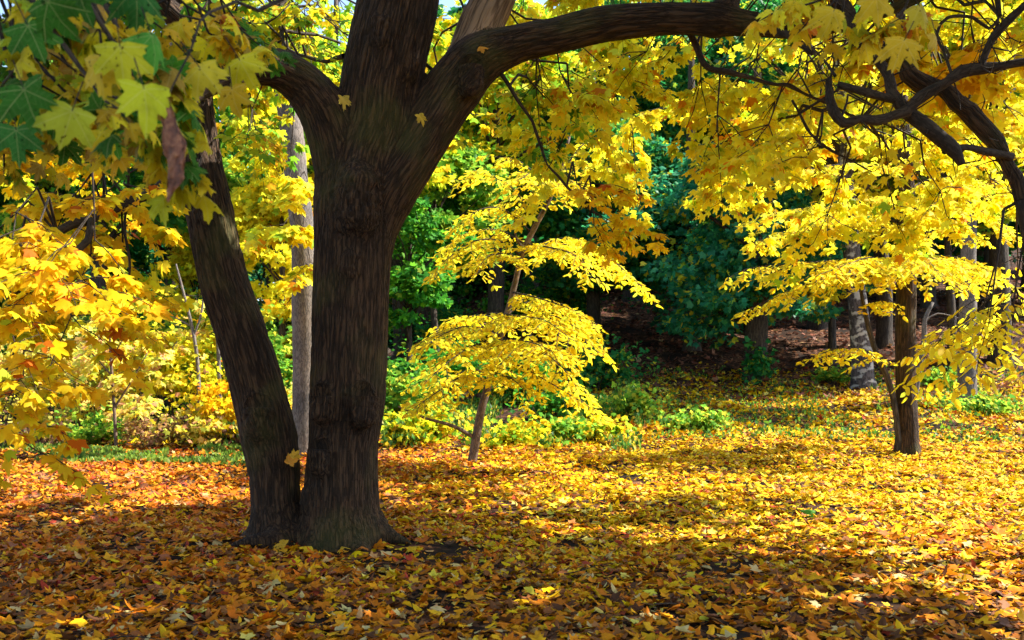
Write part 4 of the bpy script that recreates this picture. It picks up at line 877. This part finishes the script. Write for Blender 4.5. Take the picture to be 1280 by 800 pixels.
def mixpal(X, Y, n):
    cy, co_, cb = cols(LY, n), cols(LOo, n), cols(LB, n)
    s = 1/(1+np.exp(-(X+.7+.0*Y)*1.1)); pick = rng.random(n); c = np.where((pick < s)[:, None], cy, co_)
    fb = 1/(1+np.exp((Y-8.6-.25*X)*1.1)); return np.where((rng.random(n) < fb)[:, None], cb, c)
patch = lambda X, Y: fbm(np.column_stack([X*1.6, Y*1.6, 0*X+5]), 2)
def keep1(X, Y):
    k = rng.random(len(X)) < np.clip(.75+(patch(X, Y)-.36)*4, .35, 1)
    bare = ((X+1.05)/.9)**2+((Y-9.5)/.42)**2 < 1
    return k & ~(bare & (rng.random(len(X)) < .82)) & ~((((X+1.65)/.33)**2+((Y-9.85)/.3)**2 < 1)) & ~((((X+2.3)/.26)**2+((Y-9.9)/.25)**2 < 1))
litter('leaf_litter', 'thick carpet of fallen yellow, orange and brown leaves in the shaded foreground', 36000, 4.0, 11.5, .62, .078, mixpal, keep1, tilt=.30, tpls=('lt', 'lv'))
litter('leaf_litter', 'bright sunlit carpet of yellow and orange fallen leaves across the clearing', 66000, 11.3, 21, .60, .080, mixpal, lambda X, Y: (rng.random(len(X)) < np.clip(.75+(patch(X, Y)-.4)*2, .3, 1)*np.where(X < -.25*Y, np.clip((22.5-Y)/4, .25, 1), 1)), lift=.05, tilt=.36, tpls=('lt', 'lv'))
def keep3(X, Y):
    t = X/Y
    dens = np.where(t > .02, np.clip((34-Y)/6, .0, 1), np.clip((24-Y)/5, .0, .5))
    return rng.random(len(X)) < dens*np.clip(.8+(patch(X*.6, Y*.6)-.45)*4, .35, 1)
litter('leaf_litter', 'thinner scatter of yellow leaves on the rising grass at the back right', 60000, 21, 34, .58, .11, lambda X, Y, n: cols(LY, n), keep3, lift=.06, tilt=.5)
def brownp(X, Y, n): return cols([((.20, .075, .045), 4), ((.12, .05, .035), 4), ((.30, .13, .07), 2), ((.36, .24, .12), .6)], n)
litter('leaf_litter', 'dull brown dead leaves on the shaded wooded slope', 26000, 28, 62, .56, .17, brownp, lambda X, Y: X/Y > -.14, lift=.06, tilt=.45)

def herbs(name, label, n, Y0, Y1, xfn, size, pal, h=.25):
    f = Fol(); Y = rng.uniform(Y0, Y1, n); X = xfn(Y, n)
    m = fbm(np.column_stack([X*.8, Y*.5, 0*X+9]), 3) > .46; X, Y = X[m], Y[m]; n = len(X)
    z = gz(X, Y)+(fbm(np.column_stack([X*.9, Y*.9, 0*X]), 3)-.5)*np.clip((Y-5)/40, .02, .35)
    T = nrm(np.column_stack([rng.normal(0, .45, (n, 2)), np.ones(n)])); Nn = rng.normal(0, 1, (n, 3))
    pos = np.column_stack([X, Y, z+rng.random(n)*h]); f.add('dia', pos, T, Nn, size*rng.uniform(.5, 1.3, n), cols(pal, n))
    o = f.build(name, None, M_leafg); tag(o, label, 'grass', kind='stuff')
herbs('grass', 'short green grass along the far left edge of the lawn', 9000, 16.5, 21.5, lambda Y, n: rng.uniform(-.56, -.22, n)*Y, .10, [((.18, .30, .03), 3), ((.26, .36, .05), 2), ((.08, .18, .02), 2)], .04)
herbs('undergrowth', 'mixed green and yellow undergrowth around the foot of the sapling', 11000, 19.5, 30, lambda Y, n: rng.uniform(-.13, .13, n)*Y, .12, [((.06, .20, .03), 3), ((.16, .30, .04), 3), ((.40, .42, .04), 2), ((.70, .50, .03), 1.4), ((.03, .10, .02), 2)], .28)
herbs('undergrowth', 'brown and green weeds fringing the left thicket', 14000, 20.2, 23, lambda Y, n: rng.uniform(-.56, -.18, n)*Y, .13, [((.20, .10, .07), 3), ((.10, .22, .04), 3), ((.30, .16, .10), 2), ((.50, .40, .10), 1)], .45)
herbs('undergrowth', 'patchy low green plants among the leaves at the back right', 5500, 20.5, 33, lambda Y, n: rng.uniform(.12, .56, n)*Y, .10, [((.08, .22, .03), 3), ((.18, .34, .03), 3), ((.04, .12, .02), 2)], .10)

for k, (px, Y, a, ln) in enumerate([(95, 5.6, .3, .5), (250, 6.6, 2.4, .4), (610, 5.3, 1.2, .35), (820, 6.8, .8, .6), (1120, 5.7, 2.0, .45), (700, 8.2, .2, .5)]):
    b = G(px, Y, .05); d = V(math.cos(a), math.sin(a), 0); pts = np.array([b+d*ln*t+V(0, 0, .05*math.sin(3*t+k))+V(*rng.normal(0, .015, 3)) for t in (0, .3, .6, 1)])
    e = empty('fallen_twig', b, ['fallen twig nearest the bottom left corner on the leaves', 'fallen twig on the leaves straight below the leaning stem', 'fallen twig lowest in the middle of the foreground leaves', 'longest fallen twig on the leaves, right of the middle foreground', 'fallen twig nearest the bottom right corner on the leaves', 'fallen twig farthest back on the leaves, right of the bare soil patch'][k], 'twig', 'fallen twigs on the leaf carpet')
    tubes('stem', [(pts, [.006, .005, .004, .002])], M_twig, e, sides=5, step=.05)
    q = pts[1]; d2 = nrm(d+V(-d[1], d[0], .3)*U(.5, 1)); tubes('side_twig', [(np.array([q, q+d2*ln*.2, q+d2*ln*.36]), [.004, .003, .001])], M_twig, e, sides=5, step=.05)
# ---- single leaves one can point at
def single(label, px, py, Y, size, col, T, Nn, tpl='hi', z=None, group=None):
    f = Fol(); c = P(px, py, Y)
    if z is not None: c = V((px-640)/F*Y, Y, float(gz((px-640)/F*Y, Y))+z)
    f.add(tpl, c[None], V(*T), V(*Nn), V(size), V(*col)); o = f.build('fallen_leaf', None, M_leafn, loc=c); tag(o, label, 'leaf', 'single fallen leaves on the maple and around its foot')
single('single bright green fallen leaf lying on the yellow carpet at right', 1018, 650, 11.4, .15, (.08, .30, .04), (-.8, .1, .25), (.1, -.6, .8), z=.07)
single('large orange leaf caught in the cleft between the two maple stems', 362, 579, 9.35, .12, (.78, .32, .03), (.35, 0, .8), (-.3, -1, .2))
single('smaller yellow leaf caught beside the orange one in the cleft', 366, 572, 9.33, .09, (.80, .46, .04), (.5, 0, .6), (.3, -1, .3))
single('narrow yellow leaf stuck on the fork near the right limb', 524, 144, 9.42, .11, (.75, .50, .05), (.55, 0, -.8), (.6, -.8, .4))
single('pale leaf lodged where the left limb meets the trunk', 428, 122, 9.32, .12, (.70, .50, .08), (.2, 0, -.9), (.8, -.8, .3))
single('orange leaf lying on the crook of the long right limb', 600, 58, 9.66, .10, (.75, .32, .03), (.8, -.2, -.1), (0, -.5, .9))
single('small yellow leaf on the bark above the big knot', 450, 222, 9.36, .07, (.72, .50, .04), (.4, 0, -.8), (-.2, -1, .2))
for (px, Y, s, c, lb) in [(478, 9.55, .13, (.80, .55, .02), 'large clean yellow leaf on bare soil right of the trunk foot'), (452, 9.3, .11, (.72, .24, .03), 'orange leaf on the root at the front of the trunk'), (500, 9.75, .11, (.78, .58, .05), 'yellow leaf at the far side of the bare soil patch'),
                          (430, 9.2, .10, (.75, .50, .03), 'small yellow leaf touching the front root'), (388, 9.25, .13, (.76, .52, .02), 'yellow leaf resting against the foot between the stems'), (356, 9.3, .12, (.72, .42, .03), 'golden leaf below the leaning stem'), (520, 9.35, .12, (.78, .50, .02), 'yellow leaf at the right tip of the bare soil patch')]:
    a = U(0, 6.3); single(lb, px, 0, Y, s, c, (math.cos(a), math.sin(a), .1), (U(-.2, .2), -.35, 1), z=.06)
